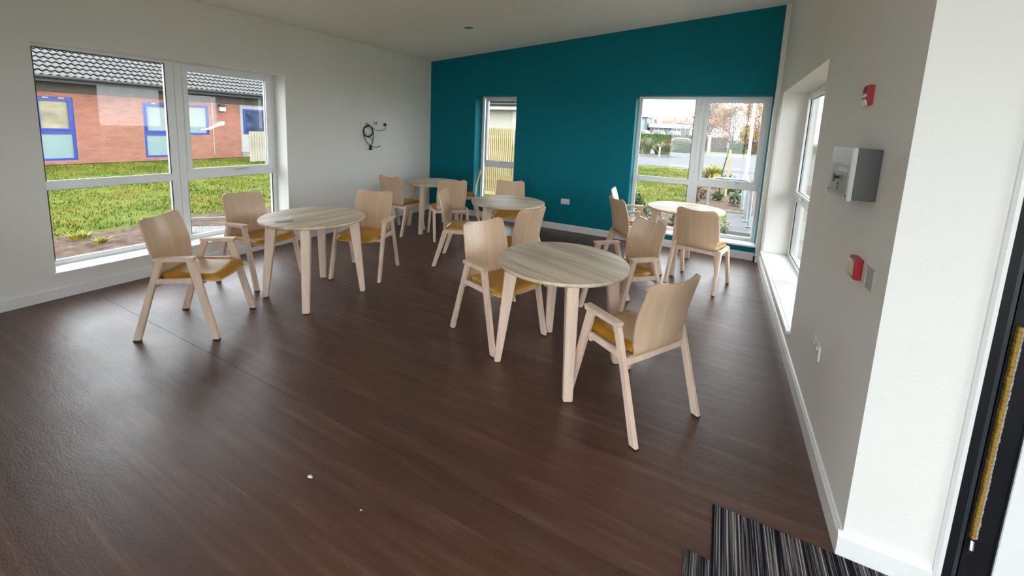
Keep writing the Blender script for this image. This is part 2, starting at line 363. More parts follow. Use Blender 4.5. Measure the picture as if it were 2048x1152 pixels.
# lawn etc is built further down
# baseboards
def skirt(name, pts, label):
    """pts: run of (x,y) with inward normal on the left; profile board with eased top"""
    mb = MB()
    for (x0, y0), (x1, y1), n in pts:
        t = .018
        prof = [(0, 0), (t, 0), (t, .088), (t*.55, .098), (t*.5, .103), (0, .106)]
        a = [(x0+n[0]*d, y0+n[1]*d, z) for d, z in prof]; b = [(x1+n[0]*d, y1+n[1]*d, z) for d, z in prof]
        k = len(prof)
        mb.add(a+b, [tuple(range(k)), tuple(range(k, 2*k))[::-1]]+[(i, (i+1) % k, k+(i+1) % k, k+i) for i in range(k)])
    return struct(name, mb, M['gloss'], label=label, smooth=20)
skirt('baseboard_left', [((XL, YB), (XL, YT), (1, 0))], 'white skirting board along the left wall')
skirt('baseboard_back', [((XL, YT), (.529, YT), (0, -1))], 'white skirting board along the teal wall')
skirt('baseboard_right', [((XR, YC), (XR, YT-.06), (-1, 0)), ((.511, YT-.06), (XR, YT-.06), (0, -1)), ((.529, YT-.078), (.529, YT), (-1, 0))], 'white skirting board along the right wall and boxed corner')
skirt('baseboard_front', [((XR-.018, YC), (.838, YC), (0, -1))], 'white skirting board on the bright end face of the right wall')

# ------------------------------------------------------------------ windows
def bars(mb, u0, u1, z0, z1, d0, d1, wl, wr, wb, wt):
    mb.box(u0, u0+wl, d0, d1, z0, z1); mb.box(u1-wr, u1, d0, d1, z0, z1)
    mb.box(u0+wl, u1-wr, d0, d1, z0, z0+wb); mb.box(u0+wl, u1-wr, d0, d1, z1-wt, z1)
    return mb
def pane(parent, u0, u1, z0, z1, d):
    MB().box(u0, u1, d, d+.006, z0, z1).build('pane', M['glass'], parent, smooth=0)
    bars(MB(), u0, u1, z0, z1, d-.012, d-.001, .007, .007, .007, .007).build('gasket', M['gasket'], parent, smooth=0)
def window(name, org, rz, width, z0, z1, D, label, fixed, cols, sill=(.03, .03, .03)):
    """cols: (u0,u1,'fixed'|'sash', left frame, right frame); transom at 0.99"""
    e = tag(empty(name, org, rz), label, 'window', kind='structure')
    B = .035
    fr = MB(); bars(fr, 0, width, z0, z1, D, D+.07, .05, .05, .06, B)
    fr.build('window_frame', M['upvc'], e, bevel=.003)
    for u0, u1, typ, l, r in cols:
        if typ == 'sash':
            tz0, tz1 = .92, .985
            MB().box(u0, u1, D, D+.07, tz0, tz1).build('transom', M['upvc'], e, bevel=.003)
            s = bars(MB(), u0+.0, u1-.0, .988, z1-.03, D-.016, D+.05, .046, .066, .052, .055).build('sash', M['upvc'], e, bevel=.004)
            pane(e, u0+.04, u1-.06, 1.035, z1-.08, D+.02)
            h = MB(); um = (u0+u1)/2+.04
            h.prism([(um-.035, D-.020), (um+.035, D-.020), (um+.035, D-.016), (um-.035, D-.016)], 2, 1.0, 1.024)
            h.tube([(um-.03, D-.025, 1.012), (um-.03, D-.045, 1.012), (um+.02, D-.05, 1.010), (um+.10, D-.044, 1.012)], .008, 8)
            h.build('handle', M['chrome'], e)
            MB().box(u0+.28, u1-.28, D-.021, D-.014, z1-.052, z1-.038).build('trickle_vent', M['upvc'], e, bevel=.001)
            pane(e, u0, u1, z0+.055, tz0+.004, D+.02)
        else:
            tz0, tz1 = .92, .998
            MB().box(u0, u1, D, D+.07, tz0, tz1).build('transom', M['upvc'], e, bevel=.003)
            pane(e, u0, u1, tz1-.004, z1-B, D+.02)
            pane(e, u0, u1, z0+.055, tz0+.004, D+.02)
    for a, b in zip(cols, cols[1:]):
        mb = MB(); uu = (a[1]+b[0])/2
        mb.box(a[1], uu-.0015, D, D+.07, z0+.06, z1-B); mb.box(uu+.0015, b[0], D, D+.07, z0+.06, z1-B)
        mb.box(uu-.0015, uu+.0015, D+.006, D+.06, z0+.06, z1-B)
        mb.build('mullion', M['upvc'], e, bevel=.003)
    s = MB().box(-sill[0], width+sill[1], -sill[2], 0, z0-.003, z0+.02).box(.001, width-.001, 0, D, z0-.003, z0+.02)
    s.build('window_sill', M['gloss'], e, bevel=.004)
    return e
z0s = .215
window('window_1', (XL, W1[0], 0), R(90), W1[1]-W1[0], W1[2], W1[3], .235, 'wide white window onto the lawn and brick building', None, [(.058, .992, 'fixed', 0, 0), (1.136, 2.108, 'sash', 0, 0)], (.02, .02, .025))
window('window_2', (W2[0], YT, 0), 0, W2[1]-W2[0], W2[2], W2[3], .235, 'tall narrow grey-white window in the teal wall', None, [(.08, .775, 'sash', 0, 0)], (0, 0, .02))
window('window_3', (W3[0], YT, 0), 0, W3[1]-W3[0], W3[2], W3[3], .235, 'two-part window in the teal wall onto the car park', None, [(.045, .795, 'fixed', 0, 0), (.928, 1.69, 'sash', 0, 0)], (.0, 0, .025))
window('window_4', (XR, W4[1], 0), R(-90), W4[1]-W4[0], W4[2], W4[3], .255, 'white window deep in the right wall', None, [(.06, 1.12, 'sash', 0, 0), (1.27, 2.34, 'fixed', 0, 0)], (.015, .015, .028))

w1 = bpy.data.objects['window_1']
MB().prism([(1.30, 1.470), (1.40, 1.478), (1.47, 1.515), (1.55, 1.535), (1.558, 1.580), (1.49, 1.572), (1.44, 1.528), (1.37, 1.498), (1.30, 1.482)], 1, .2535, .2548).build('glass_smear', M['smear'], w1, smooth=0)
# glazed entrance behind the camera
def screen(name, loc, rz, wd, n, label, ht=2.75):
    e = tag(empty(name, loc, rz), label, 'window', kind='structure')
    bars(MB(), 0, wd, 0, ht, .1, .17, .06, .06, .08, .06).build('window_frame', M['blackalu'], e)
    for k in range(1, n): MB().box(wd*k/n-.03, wd*k/n+.03, .1, .17, .08, ht-.06).build('mullion', M['blackalu'], e)
    MB().box(.06, wd-.06, .13, .136, .08, ht-.06).build('pane', M['glass'], e, smooth=0)
screen('window_5', (1.7, YB, 0), R(180), 3.3, 3, 'glazed entrance screen behind the viewpoint')
screen('window_6', (XE, 1.3, 0), R(-90), 1.1, 1, 'glazed side of the entrance lobby', 2.4)

# ------------------------------------------------------------------ entrance door at the right edge
ar = MB()
ar.prism([(.842, YC), (.842, YC-.008), (.850, YC-.016), (.8605, YC-.018), (.8605, YC)], 2, 0, 2.62)
struct('trim_1', ar, M['gloss'], label='slim white architrave beside the black door frame', smooth=20)
dr = tag(empty('door_1', (.861, YC, 0)), 'black framed entrance door edge with gold brush strip', 'door', kind='structure')
MB().box(0, .028, -.012, .09, 0, 2.6).build('door_frame', M['blackalu'], dr, bevel=.003)
MB().box(.0285, .042, -.004, .09, 0, 2.6).build('frame_strip', M['slate'], dr, bevel=.002)
MB().box(.0425, .1195, -.003, .09, 0, 2.6).build('door_edge', M['blackalu'], dr, bevel=.003)
bs = MB(); 
for k in range(46):
    z = .275+k*.0172; bs.box(.052+rnd.uniform(-.001, .001), .062, -.020+rnd.uniform(-.001, .001), -.003, z, z+.0165)
bs.build('brush_strip', M['gold'], dr, bevel=.0015)
bs = MB()
for k in range(46):
    z = .275+k*.0172; bs.box(.0622, .069+rnd.uniform(-.001, .001), -.016+rnd.uniform(-.001, .001), -.003, z, z+.0165)
bs.build('brush_backing', M['pile'], dr, bevel=.0015)
MB().tube([(.055, -.006, .215), (.057, -.018, .235), (.060, -.008, .262)], .0065, 8).build('strip_clip', M['chrome'], dr)
MB().box(.12, .1235, -.008, .05, 0, 2.6).build('leaf_edge', M['slate'], dr, bevel=.001)
MB().box(.124, 1.30, -.006, .05, 0.006, 2.6).build('door_leaf', M['gloss'], dr, bevel=.003)

# ------------------------------------------------------------------ entrance carpet tiles
mt = tag(empty('entrance_mat', (.45, 1.4, 0)), 'black and grey striped carpet tiles laid at the entrance corner', 'mat')
def ctile(x0, x1, y0, y1): MB().box(x0-.45, x1-.45, y0-1.4, y1-1.4, 0.0005, .007).build('carpet_tile', M['carpet'], mt, bevel=.0015, smooth=0)
for k in range(4):
    x = .122+k*.5; ctile(x, min(x+.499, .96 if k == 1 else 9), 1.607, YC-.019 if k else YC-.019)
    if k == 1: break
for k in range(4):
    for j in range(3):
        x = .026+k*.5; ctile(x, x+.499, 1.107-j*.5-.0, 1.606-j*.5)

# ------------------------------------------------------------------ chairs
def glide(l, x, y, hx=.014, hy=.022):
    MB().box(x-hx, x+hx, y-hy, y+hy, 0, .006).build('glide', M['glide'], l, bevel=.001)
def leg(root, poly, xc, t, fy, dx=0.0):
    """leg profile in YZ, thickness t, leaning out by dx at the foot"""
    mb = MB(); n = len(poly)
    zt = max(z for y, z in poly)
    for sx in (-1, 1):
        mb.v += [(xc+sx*t/2+dx*(1-z/zt), y, z) for y, z in poly]
    mb.f += [tuple(range(n))[::-1], tuple(range(n, 2*n))]+[(i, (i+1) % n, n+(i+1) % n, n+i) for i in range(n)]
    l = mb.build('leg', M['beech'], root, bevel=.005)
    glide(l, xc+dx, fy); return l
def backprof(t):
    """t 0..1 from seat bend to top -> y, z on the centre line"""
    pts = [(-.075, .432), (-.128, .434), (-.162, .447), (-.180, .475), (-.186, .52), (-.190, .58), (-.197, .65), (-.213, .72), (-.232, .79), (-.249, .845), (-.262, .885)]
    f = t*(len(pts)-1); i = min(int(f), len(pts)-2); f -= i
    a, b = pts[i], pts[i+1]; return a[0]+(b[0]-a[0])*f, a[1]+(b[1]-a[1])*f
def halfw(z):
    w_ = .196+.020*math.sin(min(1, max(0, (z-.44)/.24))*math.pi/2) if z < .68 else .216-.012*((z-.68)/.2)
    top = .885; r = .045
    if z > top-r: dd = z-(top-r); w_ -= r-math.sqrt(max(0, r*r-dd*dd))
    return w_
def thick(mb, fn, nu, nv, t):
    """closed sheet of thickness t from surface fn (offset along its normal)"""
    def nrm(u, v):
        h = 1e-3; a = Vector(fn(min(1, u+h), v))-Vector(fn(max(0, u-h), v)); b = Vector(fn(u, min(1, v+h)))-Vector(fn(u, max(0, v-h)))
        n = a.cross(b); return n.normalized() if n.length > 1e-12 else Vector((0, 0, 1))
    A = [[Vector(fn(i/(nu-1), j/(nv-1))) for i in range(nu)] for j in range(nv)]
    B = [[A[j][i]+nrm(min(.97, max(.03, i/(nu-1))), min(.97, max(.03, j/(nv-1))))*t for i in range(nu)] for j in range(nv)]
    vs = [v for q in A for v in q]+[v for q in B for v in q]; o = nu*nv; fs = []
    for j in range(nv-1):
        for i in range(nu-1):
            a = j*nu+i; fs.append((a, a+1, a+nu+1, a+nu)); fs.append((o+a+nu, o+a+nu+1, o+a+1, o+a))
    ring = [i for i in range(nu)]+[j*nu+nu-1 for j in range(1, nv)]+[(nv-1)*nu+i for i in range(nu-2, -1, -1)]+[j*nu for j in range(nv-2, 0, -1)]
    k = len(ring)
    for q in range(k): a, b = ring[q], ring[(q+1) % k]; fs.append((a, o+a, o+b, b))
    return mb.add(vs, fs)
def back_fn(u, v):
    # denser rows near the top for the rounded corners
    t = v; y, z = backprof(t); x = (u*2-1)
    s = max(0, (z-.435)/.45)
    hw = halfw(z)
    # scooped front: edges come forward, the lower centre is pinched
    cur = .034*(1-.35*s)*min(1, max(0, (z-.44)/.06))
    zz = z
    if z > .70: zz = z-.020*(1-x*x)*((z-.70)/.185)
    return (x*hw, y+cur*(abs(x)**1.8), zz)
def seat_fn(zoff, hw0, hw1, y0, y1, drop):
    def f(u, v):
        x = u*2-1; y = y0+(y1-y0)*v
        hw = hw0+(hw1-hw0)*v
        # rounded front corners
        r = .05; d = y-(y1-r)
        if d > 0: hw -= r-math.sqrt(max(0, r*r-d*d))
        z = zoff+.012*(abs(x)**2.2)*(1-v*.5)-.010*math.sin(v*math.pi)
        z -= drop*max(0, (v-.78)/.22)**2
        return (x*hw, y, z)
    return f
def make_chair(arms):
    root = empty('armchair' if arms else 'side_chair')
    thick(MB(), back_fn, 15, 23, .011).build('backrest', M['ply'], root, smooth=50)
    # seat plywood carries on from the bend of the back
    thick(MB(), seat_fn(.432, .198, .222, -.10, .262, .018), 13, 14, .010).build('seat', M['ply'], root, smooth=50)
    # upholstered pad: domed top, rolled edges
    f = seat_fn(.446, .188, .216, -.145, .262, .022)
    mb = MB(); nu, nv = 17, 18
    def padtop(u, v):
        x, y, z = f(u, v); e = min(u, 1-u, v*.9, (1-v))*2
        k = 1-(1-min(1, e/.22))**2.4
        return (x, y, z+.034*k)
    A = [padtop(i/(nu-1), j/(nv-1)) for j in range(nv) for i in range(nu)]
    Bq = [(x, y, z) for x, y, z in [f(i/(nu-1), j/(nv-1)) for j in range(nv) for i in range(nu)]]
    fs = []; o = nu*nv
    for j in range(nv-1):
        for i in range(nu-1):
            a = j*nu+i; fs += [(a, a+1, a+nu+1, a+nu), (o+a+nu, o+a+nu+1, o+a+1, o+a)]
    mb.add(A+[(x, y, z-.004) for x, y, z in Bq], fs)
    ring = [i for i in range(nu)]+[j*nu+nu-1 for j in range(1, nv)]+[(nv-1)*nu+i for i in range(nu-2, -1, -1)]+[j*nu for j in range(nv-2, 0, -1)]
    for q in range(len(ring)): a, b = ring[q], ring[(q+1) % len(ring)]; mb.f.append((a, o+a, o+b, b))
    mb.build('seat_pad', M['pad'], root, smooth=60)
    for s in (-1, 1):
        if arms:
            leg(root, [(.243, .004), (.291, .004), (.150, .602), (.092, .602)], s*.256, .030, .267, s*.006)
            leg(root, [(-.291, .004), (-.243, .004), (-.135, .40), (-.02, .602), (-.104, .602)][:2]+[(-.118, .43), (-.055, .602), (-.107, .602)], s*.256, .030, -.267, s*.006)
            am = MB(); x0, x1 = s*.262-.028, s*.262+.028
            am.prism([(-.108, .601), (.146, .601), (.160, .633), (-.112, .624)], 0, x0, x1)
            am.build('armrest', M['beech'], root, bevel=.004)
            MB().prism([(-.135, .430), (.175, .436), (.185, .402+.0), (-.15, .396)][:0] or [(-.12, .428), (.13, .434), (.12, .470), (-.11, .464)], 0, s*.256-.011, s*.256+.011).build('side_rail', M['beech'], root, bevel=.003)
        else:
            leg(root, [(.243, .004), (.286, .004), (.172, .452), (.112, .452)], s*.240, .032, .264, s*.012)
            leg(root, [(-.286, .004), (-.243, .004), (-.095, .452), (-.160, .452)], s*.240, .032, -.264, s*.012)
            MB().box(s*.240-.014, s*.240+.014, -.110, .125, .408, .450).build('side_rail', M['beech'], root, bevel=.003)
    hw = .242 if arms else .225
    rz0, rz1 = (.392, .432)
    MB().prism([(-.155, rz0), (-.130, rz0), (-.122, rz1), (-.147, rz1)], 0, -hw, hw).build('rear_rail', M['beech'], root, bevel=.003)
    MB().prism([(.125, rz0+.005), (.150, rz0+.005), (.144, rz1-.006), (.119, rz1-.006)], 0, -hw, hw).build('front_rail', M['beech'], root, bevel=.003)
    return root
arm_chair, side_chair = make_chair(True), make_chair(False)
CH = [  # kind, x, y, facing deg, group, label
 ('A', -3.537, 1.595, 34.2, 'L', 'leftmost armchair, standing alone on the open floor before the big left window'),
 ('A', -4.086, 2.421, 7.0, 'L', 'armchair between the big left window and the round table with the folded napkin'),
 ('A', -3.345, 3.119, 292.7, 'L', 'armchair facing the camera on the far right side of the table with the napkin'),
 ('S', -4.268, 4.664, 91.2, 'B', 'armless chair seen from behind, by the white wall under the coiled cable'),
 ('S', -3.498, 4.847, 138.4, 'B', 'armless chair with its back squarely to the camera at the corner table'),
 ('S', -3.926, 5.931, 211.7, 'B', 'chair seen edge-on against the tall narrow window'),
 ('S', -2.703, 4.008, 22.8, 'M', 'armless chair in side view, left of the middle table'),
 ('A', -2.611, 5.075, 295.1, 'M', 'chair behind the middle table, facing the camera below the slatted fence'),
 ('A', -1.809, 3.645, 165.0, 'M', 'armchair with tilted back between the middle table and the nearest table'),
 ('A', -1.467, 2.745, 338.4, 'N', 'armchair tucked in at the left of the nearest table'),
 ('A', -.660, 3.578, 228.6, 'N', 'armchair on the far right side of the nearest table, turned to the left'),
 ('A', -.346, 2.408, 148.6, 'N', 'armchair nearest the camera, its curved back toward the right wall'),
 ('S', -.867, 4.972, 39.4, 'R', 'armless chair seen from behind at the left of the window table'),
 ('A', -1.043, 5.656, 5.4, 'R', 'chair against the teal wall, only its sunlit back edge showing over another chair'),
 ('S', -.110, 4.910, 75.0, 'R', 'armless chair with wide tan back in front of the window table'),
]
used = {'A': False, 'S': False}
for kd, x, y, a, g, lab in CH:
    p = arm_chair if kd == 'A' else side_chair
    o = p if not used[kd] else copy_tree(p); used[kd] = True
    o.location = (x, y, 0); o.rotation_euler = (0, 0, R(a-90))
    tag(o, lab, 'chair', 'beech dining chairs round the tables')

# ------------------------------------------------------------------ tables
def make_table():
    root = empty('round_table')
    MB().lathe([(.430, .728), (.444, .731), (.4495, .738), (.450, .747), (.447, .754), (.440, .756)], 72).build('tabletop', M['top'], root, smooth=40)
    for k in range(4):
        # leg in the plane of its own radius: profile (radius, z)
        a = R(45+90*k); ca, sa = math.cos(a), math.sin(a)
        prof = [(.402, .004), (.446, .004), (.392, .727), (.20, .727), (.20, .690), (.283, .684), (.312, .655)]
        mb = MB(); n = len(prof)
        for sgn in (-1, 1):
            for r0, z in prof:
                t = .029+.008*(z/.73); mb.v.append((r0*ca-sgn*t*sa, r0*sa+sgn*t*ca, z))
        mb.f += [tuple(range(n))[::-1], tuple(range(n, 2*n))]+[(i, (i+1) % n, n+(i+1) % n, n+i) for i in range(n)]
        l = mb.build('leg', M['beech'], root, bevel=.005)
        MB().lathe([(.018, 0), (.018, .005)], 12, (.424*ca, .424*sa, 0)).build('glide', M['glide'], l)
    for k in range(2):
        a = R(45+90*k); ca, sa = math.cos(a), math.sin(a); mb = MB()
        P = []
        for z in (.690, .7265) if k == 0 else (.6901, .7264):
            for t in (-.03, .03):
                for r0 in (-.2, .2): P.append((r0*ca-t*sa, r0*sa+t*ca, z))
        mb.hexa(P).build('cross_beam', M['beech'], root, bevel=.003)
    return root
tb = make_table()
TB = [(-.898, 2.589, -20, -60, 'nearest round table with grey wood-grain top in the middle of the floor'),
      (-3.293, 2.450, 88, -47, 'round table by the big left window with a folded napkin on it'),
      (-2.254, 4.351, 20, 75, 'middle round table in front of the teal wall'),
      (-3.985, 5.10, 60, 13, 'round table in the far left corner beneath the wall sockets'),
      (-.332, 5.430, 10, 83, 'round table with a bright glaring top in front of the right teal-wall window')]
for i, (x, y, grain, la, lab) in enumerate(TB):
    o = tb if i == 0 else copy_tree(tb)
    o.location = (x, y, 0); o.rotation_euler = (0, 0, R(la-45))
    tag(o, lab, 'table', 'round beech tables')
    for ch in o.children:
        if ch.name.startswith('tabletop'): ch.rotation_euler = (0, 0, R(grain-(la-45)))

# folded napkin on the left table
nb = MB()
def nap(u, v):
    x = (u-.5)*.135; y = (v-.5)*.085
    return (x, y, .003+.018*max(0, u-.55)/.38*(.6+.4*v)+.0015*math.sin(u*9)*math.sin(v*5))
thick(nb, nap, 12, 8, .003)
def nap2(u, v):
    x = (u-.5)*.120-.004; y = (v-.5)*.070+.004
    return (x, y, .012+.020*max(0, u-.50)/.45*(.7+.3*v)+.0015*math.sin(u*7+1)*math.sin(v*6))
thick(nb, nap2, 12, 8, .003)
o = nb.build('paper_napkin', M['paper'], smooth=50, loc=(-3.322, 2.180, .7562)); o.rotation_euler = (0, 0, R(52))
tag(o, 'small folded white paper napkin on the left round table', 'napkin')

for (fx, fy), sz, lb in (((-1.539, 1.092), .018, 'small grey-white plaster flake on the bare floor, the larger of two'), ((-1.208, 1.09), .007, 'tiny white speck of plaster on the bare floor, right of the flake')):
    q = MB(); q.add([(sz*math.cos(a)*k, sz*math.sin(a)*.6*k, 0) for a, k in ((0, 1), (1, .8), (2.1, 1), (3.2, .7), (4.2, 1), (5.3, .75))]+[(0, 0, sz*.22)], [(i, (i+1) % 6, 6) for i in range(6)]+[(5, 4, 3, 2, 1, 0)])
    tag(q.build('plaster_flake', M['paper'], smooth=0, loc=(fx, fy, .0003)), lb, 'flake')

# ------------------------------------------------------------------ wall fittings
def plate(name, axis_pt, rz, wd, ht, label, cat, group=None, depth=.010):
    """local: x along the wall, y out into the room is -y, z up; origin at plate centre on the wall"""
    e = tag(empty(name, axis_pt, rz), label, cat, group)
    MB().box(-wd/2, wd/2, -depth, 0, -ht/2, ht/2).build('face_plate', M['whiteplastic'], e, bevel=.003)
    return e
RL = R(90)      # left wall: local x -> +Y, room side -> +X  (local -y)
def on_left(y, z): return (XL, y, z)
p1 = plate('blank_plate', on_left(4.655, 1.618), RL, .150, .088, 'white double blank plate on the white wall, left of the row of three', 'wall plate')
for s in (-1, 1): MB().lathe([(.004, -.0005), (.004, .0015)], 10).build('screw', M['chrome'], p1, loc=(s*.06, -.010, 0)).rotation_euler = (R(90), 0, 0)
MB().box(-.045, -.005, -.0125, -.010, -.02, .02).build('blank_module', M['gloss'], p1, bevel=.001)
MB().box(.005, .045, -.0125, -.010, -.02, .02).build('blank_module', M['gloss'], p1, bevel=.001)
p2 = plate('data_plate', on_left(4.887, 1.630), RL, .098, .088, 'white data outlet plate, middle of the row of three above the cable', 'wall plate')
for s in (-1, 1):
    MB().box(s*.022-.014, s*.022+.014, -.0125, -.010, -.022, .022).build('outlet_module', M['greyface'], p2, bevel=.001)
p3 = plate('wall_socket', on_left(5.114, 1.624), RL, .146, .086, 'white double socket holding a black plug, right end of the row of three', 'socket')
MB().box(.012, .052, -.0125, -.010, .012, .026).build('rocker_switch', M['gloss'], p3, bevel=.001)
MB().box(-.052, -.012, -.0125, -.010, .012, .026).build('rocker_switch', M['gloss'], p3, bevel=.001)
for dx, dz in ((.032, .002), (.022, -.016), (.042, -.016)): MB().box(dx-.004, dx+.004, -.0108, -.0098, dz-.004, dz+.004).build('pin_hole', M['slot'], p3)
def tubeobj(name, pts, r, label, cat, m='black', sub=6):
    """smooth curve through points"""
    P = [Vector(p) for p in pts]; out = []
    for i in range(len(P)-1):
        p0, p1_, p2_, p3_ = P[max(i-1, 0)], P[i], P[i+1], P[min(i+2, len(P)-1)]
        for k in range(sub):
            t = k/sub; out.append(.5*((2*p1_)+(p2_-p0)*t+(2*p0-5*p1_+4*p2_-p3_)*t*t+(3*p1_-p0-3*p2_+p3_)*t**3))
    out.append(P[-1])
    return tag(MB().tube(out, r, 8).build(name, M[m], smooth=60), label, cat)
def LW(y, z, d=.03): return (XL+d, y, z)
# plug with its thin lead looping to the coil
pl = tag(empty('plug', LW(5.080, 1.612, .010)), 'black three-pin plug pushed into the double socket, with a thin lead', 'plug')
MB().lathe([(.020, 0), (.025, .006), (.024, .020), (.014, .032)], 16).build('plug_body', M['black'], pl).rotation_euler = (0, R(90), 0)
lead = MB()
pts = [LW(*q) for q in ((5.086, 1.600, .028), (5.088, 1.560, .03), (5.080, 1.530, .03), (5.02, 1.518, .022), (4.95, 1.510, .02), (4.90, 1.512, .02), (4.84, 1.535, .028), (4.78, 1.565, .04), (4.70, 1.578, .045), (4.64, 1.55, .04))]
base = Vector(LW(5.080, 1.612, .010))
lead.tube([Vector(q)-base for q in pts], .0035, 8); lead.build('lead', M['black'], pl, smooth=60)
# heavy cable coil: two turns, hanging loop and connector
cc = tag(empty('cable_coil', LW(4.71, 1.50, .0)), 'black cable coiled and hung on the white wall with its connector hanging down', 'cable')
def coil_tube(pts, r, name): 
    b = Vector((XL, 4.71, 1.50)); MB().tube([Vector(q)-b for q in pts], r, 8).build(name, M['black'], cc, smooth=60)
t1 = []
for k in range(65):
    a = 2*math.pi*k/32; wob = .004*math.sin(a*.5+.4)
    t1.append(LW(4.712+(.098+wob)*math.sin(a), 1.500+(.088+wob)*math.cos(a), .022+.010*(k/64)))
coil_tube(t1, .0085, 'coil_turns')
def spline(pts, sub=6):
    P = [Vector(p) for p in pts]; out = []
    for i in range(len(P)-1):
        p0, a, b, d = P[max(i-1, 0)], P[i], P[i+1], P[min(i+2, len(P)-1)]
        for k in range(sub):
            t = k/sub; out.append(.5*((2*a)+(b-p0)*t+(2*p0-5*a+4*b-d)*t*t+(3*a-p0-3*b+d)*t**3))
    return out+[P[-1]]
coil_tube(spline([LW(4.665, 1.610, .018), LW(4.70, 1.612, .03), LW(4.735, 1.585, .035), LW(4.79, 1.55, .035), LW(4.812, 1.49, .035), LW(4.808, 1.40, .035), LW(4.795, 1.33, .03), LW(4.78, 1.275, .03)]), .0065, 'hanging_cable')
coil_tube(spline([LW(4.612, 1.49, .03), LW(4.625, 1.41, .035), LW(4.665, 1.34, .035), LW(4.72, 1.29, .03), LW(4.765, 1.262, .03)]), .006, 'hanging_cable')
coil_tube(spline([LW(4.77, 1.262, .03), LW(4.83, 1.248, .03), LW(4.90, 1.245, .03), LW(4.95, 1.255, .03), LW(4.972, 1.265, .028)]), .005, 'cable_tail')
coil_tube(spline([LW(4.62, 1.52, .025), LW(4.68, 1.46, .03), LW(4.735, 1.42, .03), LW(4.79, 1.36, .03)]), .003, 'thin_wire')
MB().prism([(-.03, 0), (.03, .004), (.022, .05), (.008, .085), (-.012, .08)], 0, -.012, .016).build('connector', M['black'], cc, bevel=.004, loc=(.030, .045, -.300))
p4 = plate('cable_outlet', on_left(4.715, 1.245), RL, .140, .088, 'white outlet plate low on the white wall behind the hanging connector', 'wall plate')
MB().box(-.03, .03, -.014, -.010, -.02, .02).build('outlet_module', M['gloss'], p4, bevel=.001)
# teal wall socket
p5 = plate('wall_socket', (-2.20, YT, .484), 0, .150, .088, 'white double socket low on the teal wall', 'socket')
for s in (-1, 1):
    MB().box(s*.034-.008, s*.034+.008, -.0125, -.010, .010, .026).build('rocker_switch', M['gloss'], p5, bevel=.001)
    for dx, dz in ((0, -.004), (-.011, -.02), (.011, -.02)): MB().box(s*.034+dx-.004, s*.034+dx+.004, -.0108, -.0098, dz-.003, dz+.003).build('pin_hole', M['slot'], p5)
# right wall: local x -> -Y, room side (-y local) -> -X
RR = R(-90)
p6 = plate('wall_socket', (XR, 2.69, .498), RR, .150, .088, 'white socket low on the right wall beyond the bright pillar', 'socket')
for s in (-1, 1):
    MB().box(s*.034-.008, s*.034+.008, -.0135, -.010, .008, .026).build('rocker_switch', M['gloss'], p6, bevel=.001)
    MB().box(s*.034-.004, s*.034+.004, -.0108, -.0098, -.012, -.004).build('pin_hole', M['slot'], p6)
# fire alarm panel
fp = tag(empty('fire_alarm_box', (XR, 2.335, 1.506), RR), 'grey metal fire alarm panel box on the right wall', 'alarm box')
MB().box(-.165, .170, -.080, 0, -.108, .108).build('cabinet', M['shadedbox'], fp, bevel=.002)
MB().box(-.172, .174, -.098, -.0802, -.114, .111).build('panel_door', M['greylid'], fp, bevel=.003)
MB().box(-.132, .140, -.0992, -.0978, -.092, .036).build('control_sheet', M['greyface'], fp)
MB().box(-.020, .132, -.1000, -.0990, .005, .022).build('label_strip', M['paper'], fp)
MB().tube([(-.004, -.099, -.026), (-.004, -.112, -.026)], .007, 10).box(-.008, .0, -.118, -.110, -.045, -.010).build('key', M['black'], fp)
for z in (-.054, -.073): MB().tube([(.008, -.0985, z), (.008, -.1015, z)], .006, 10).build('button', M['black'], fp)
MB().box(-.145, .150, -.1030, -.0978, -.109, -.096).build('lower_lip', M['greylid'], fp, bevel=.001)
for x in (-.160, .160): MB().box(x-.003, x+.003, -.1005, -.0975, -.100, -.090).build('lid_screw', M['slot'], fp)
MB().box(-.192, -.1725, -.088, -.060, .028, .092).build('side_latch', M['whiteplastic'], fp, bevel=.002)
# sounder (upper) and manual call point (lower)
sd = tag(empty('alarm_sounder', (XR, 2.448, 1.856), RR), 'red fire alarm sounder high on the right wall', 'alarm')
MB().prism([(0, -.045), (0, .045), (-.020, .045), (-.0255, .034), (-.0255, -.022), (-.018, -.045)], 0, -.035, .034).build('body', M['red'], sd, bevel=.002)
MB().box(-.030, .026, -.0275, -.0255, -.020, -.008).build('speaker_slot', M['slot'], sd)
MB().prism([(-.0256, -.022), (-.018, -.0452), (-.020, -.048), (-.030, -.026)], 0, -.032, .031).build('beacon_lens', M['whiteplastic'], sd)
mc = tag(empty('call_point', (XR, 2.225, 1.100), RR), 'red manual fire call point with clear hinged cover on the right wall', 'alarm')
MB().box(-.046, .046, -.029, 0, -.046, .046).build('body', M['red'], mc, bevel=.003)
MB().box(-.030, .030, -.0305, -.029, -.030, .026).build('push_plate', M['whiteplastic'], mc, bevel=.001)
MB().box(-.034, .036, -.036, -.0308, -.036, .033).build('clear_cover', M['glass'], mc, bevel=.001)
p7 = tag(empty('cover_plate', (XR, 2.075, 1.098), RR), 'clear plastic plate on the right wall beside the red call point', 'wall plate')
MB().box(-.050, .050, -.006, 0, -.045, .045).build('face_plate', M['greylid'], p7, bevel=.002)
MB().box(-.040, -.034, -.010, -.006, -.04, .04).build('hinge', M['greylid'], p7)
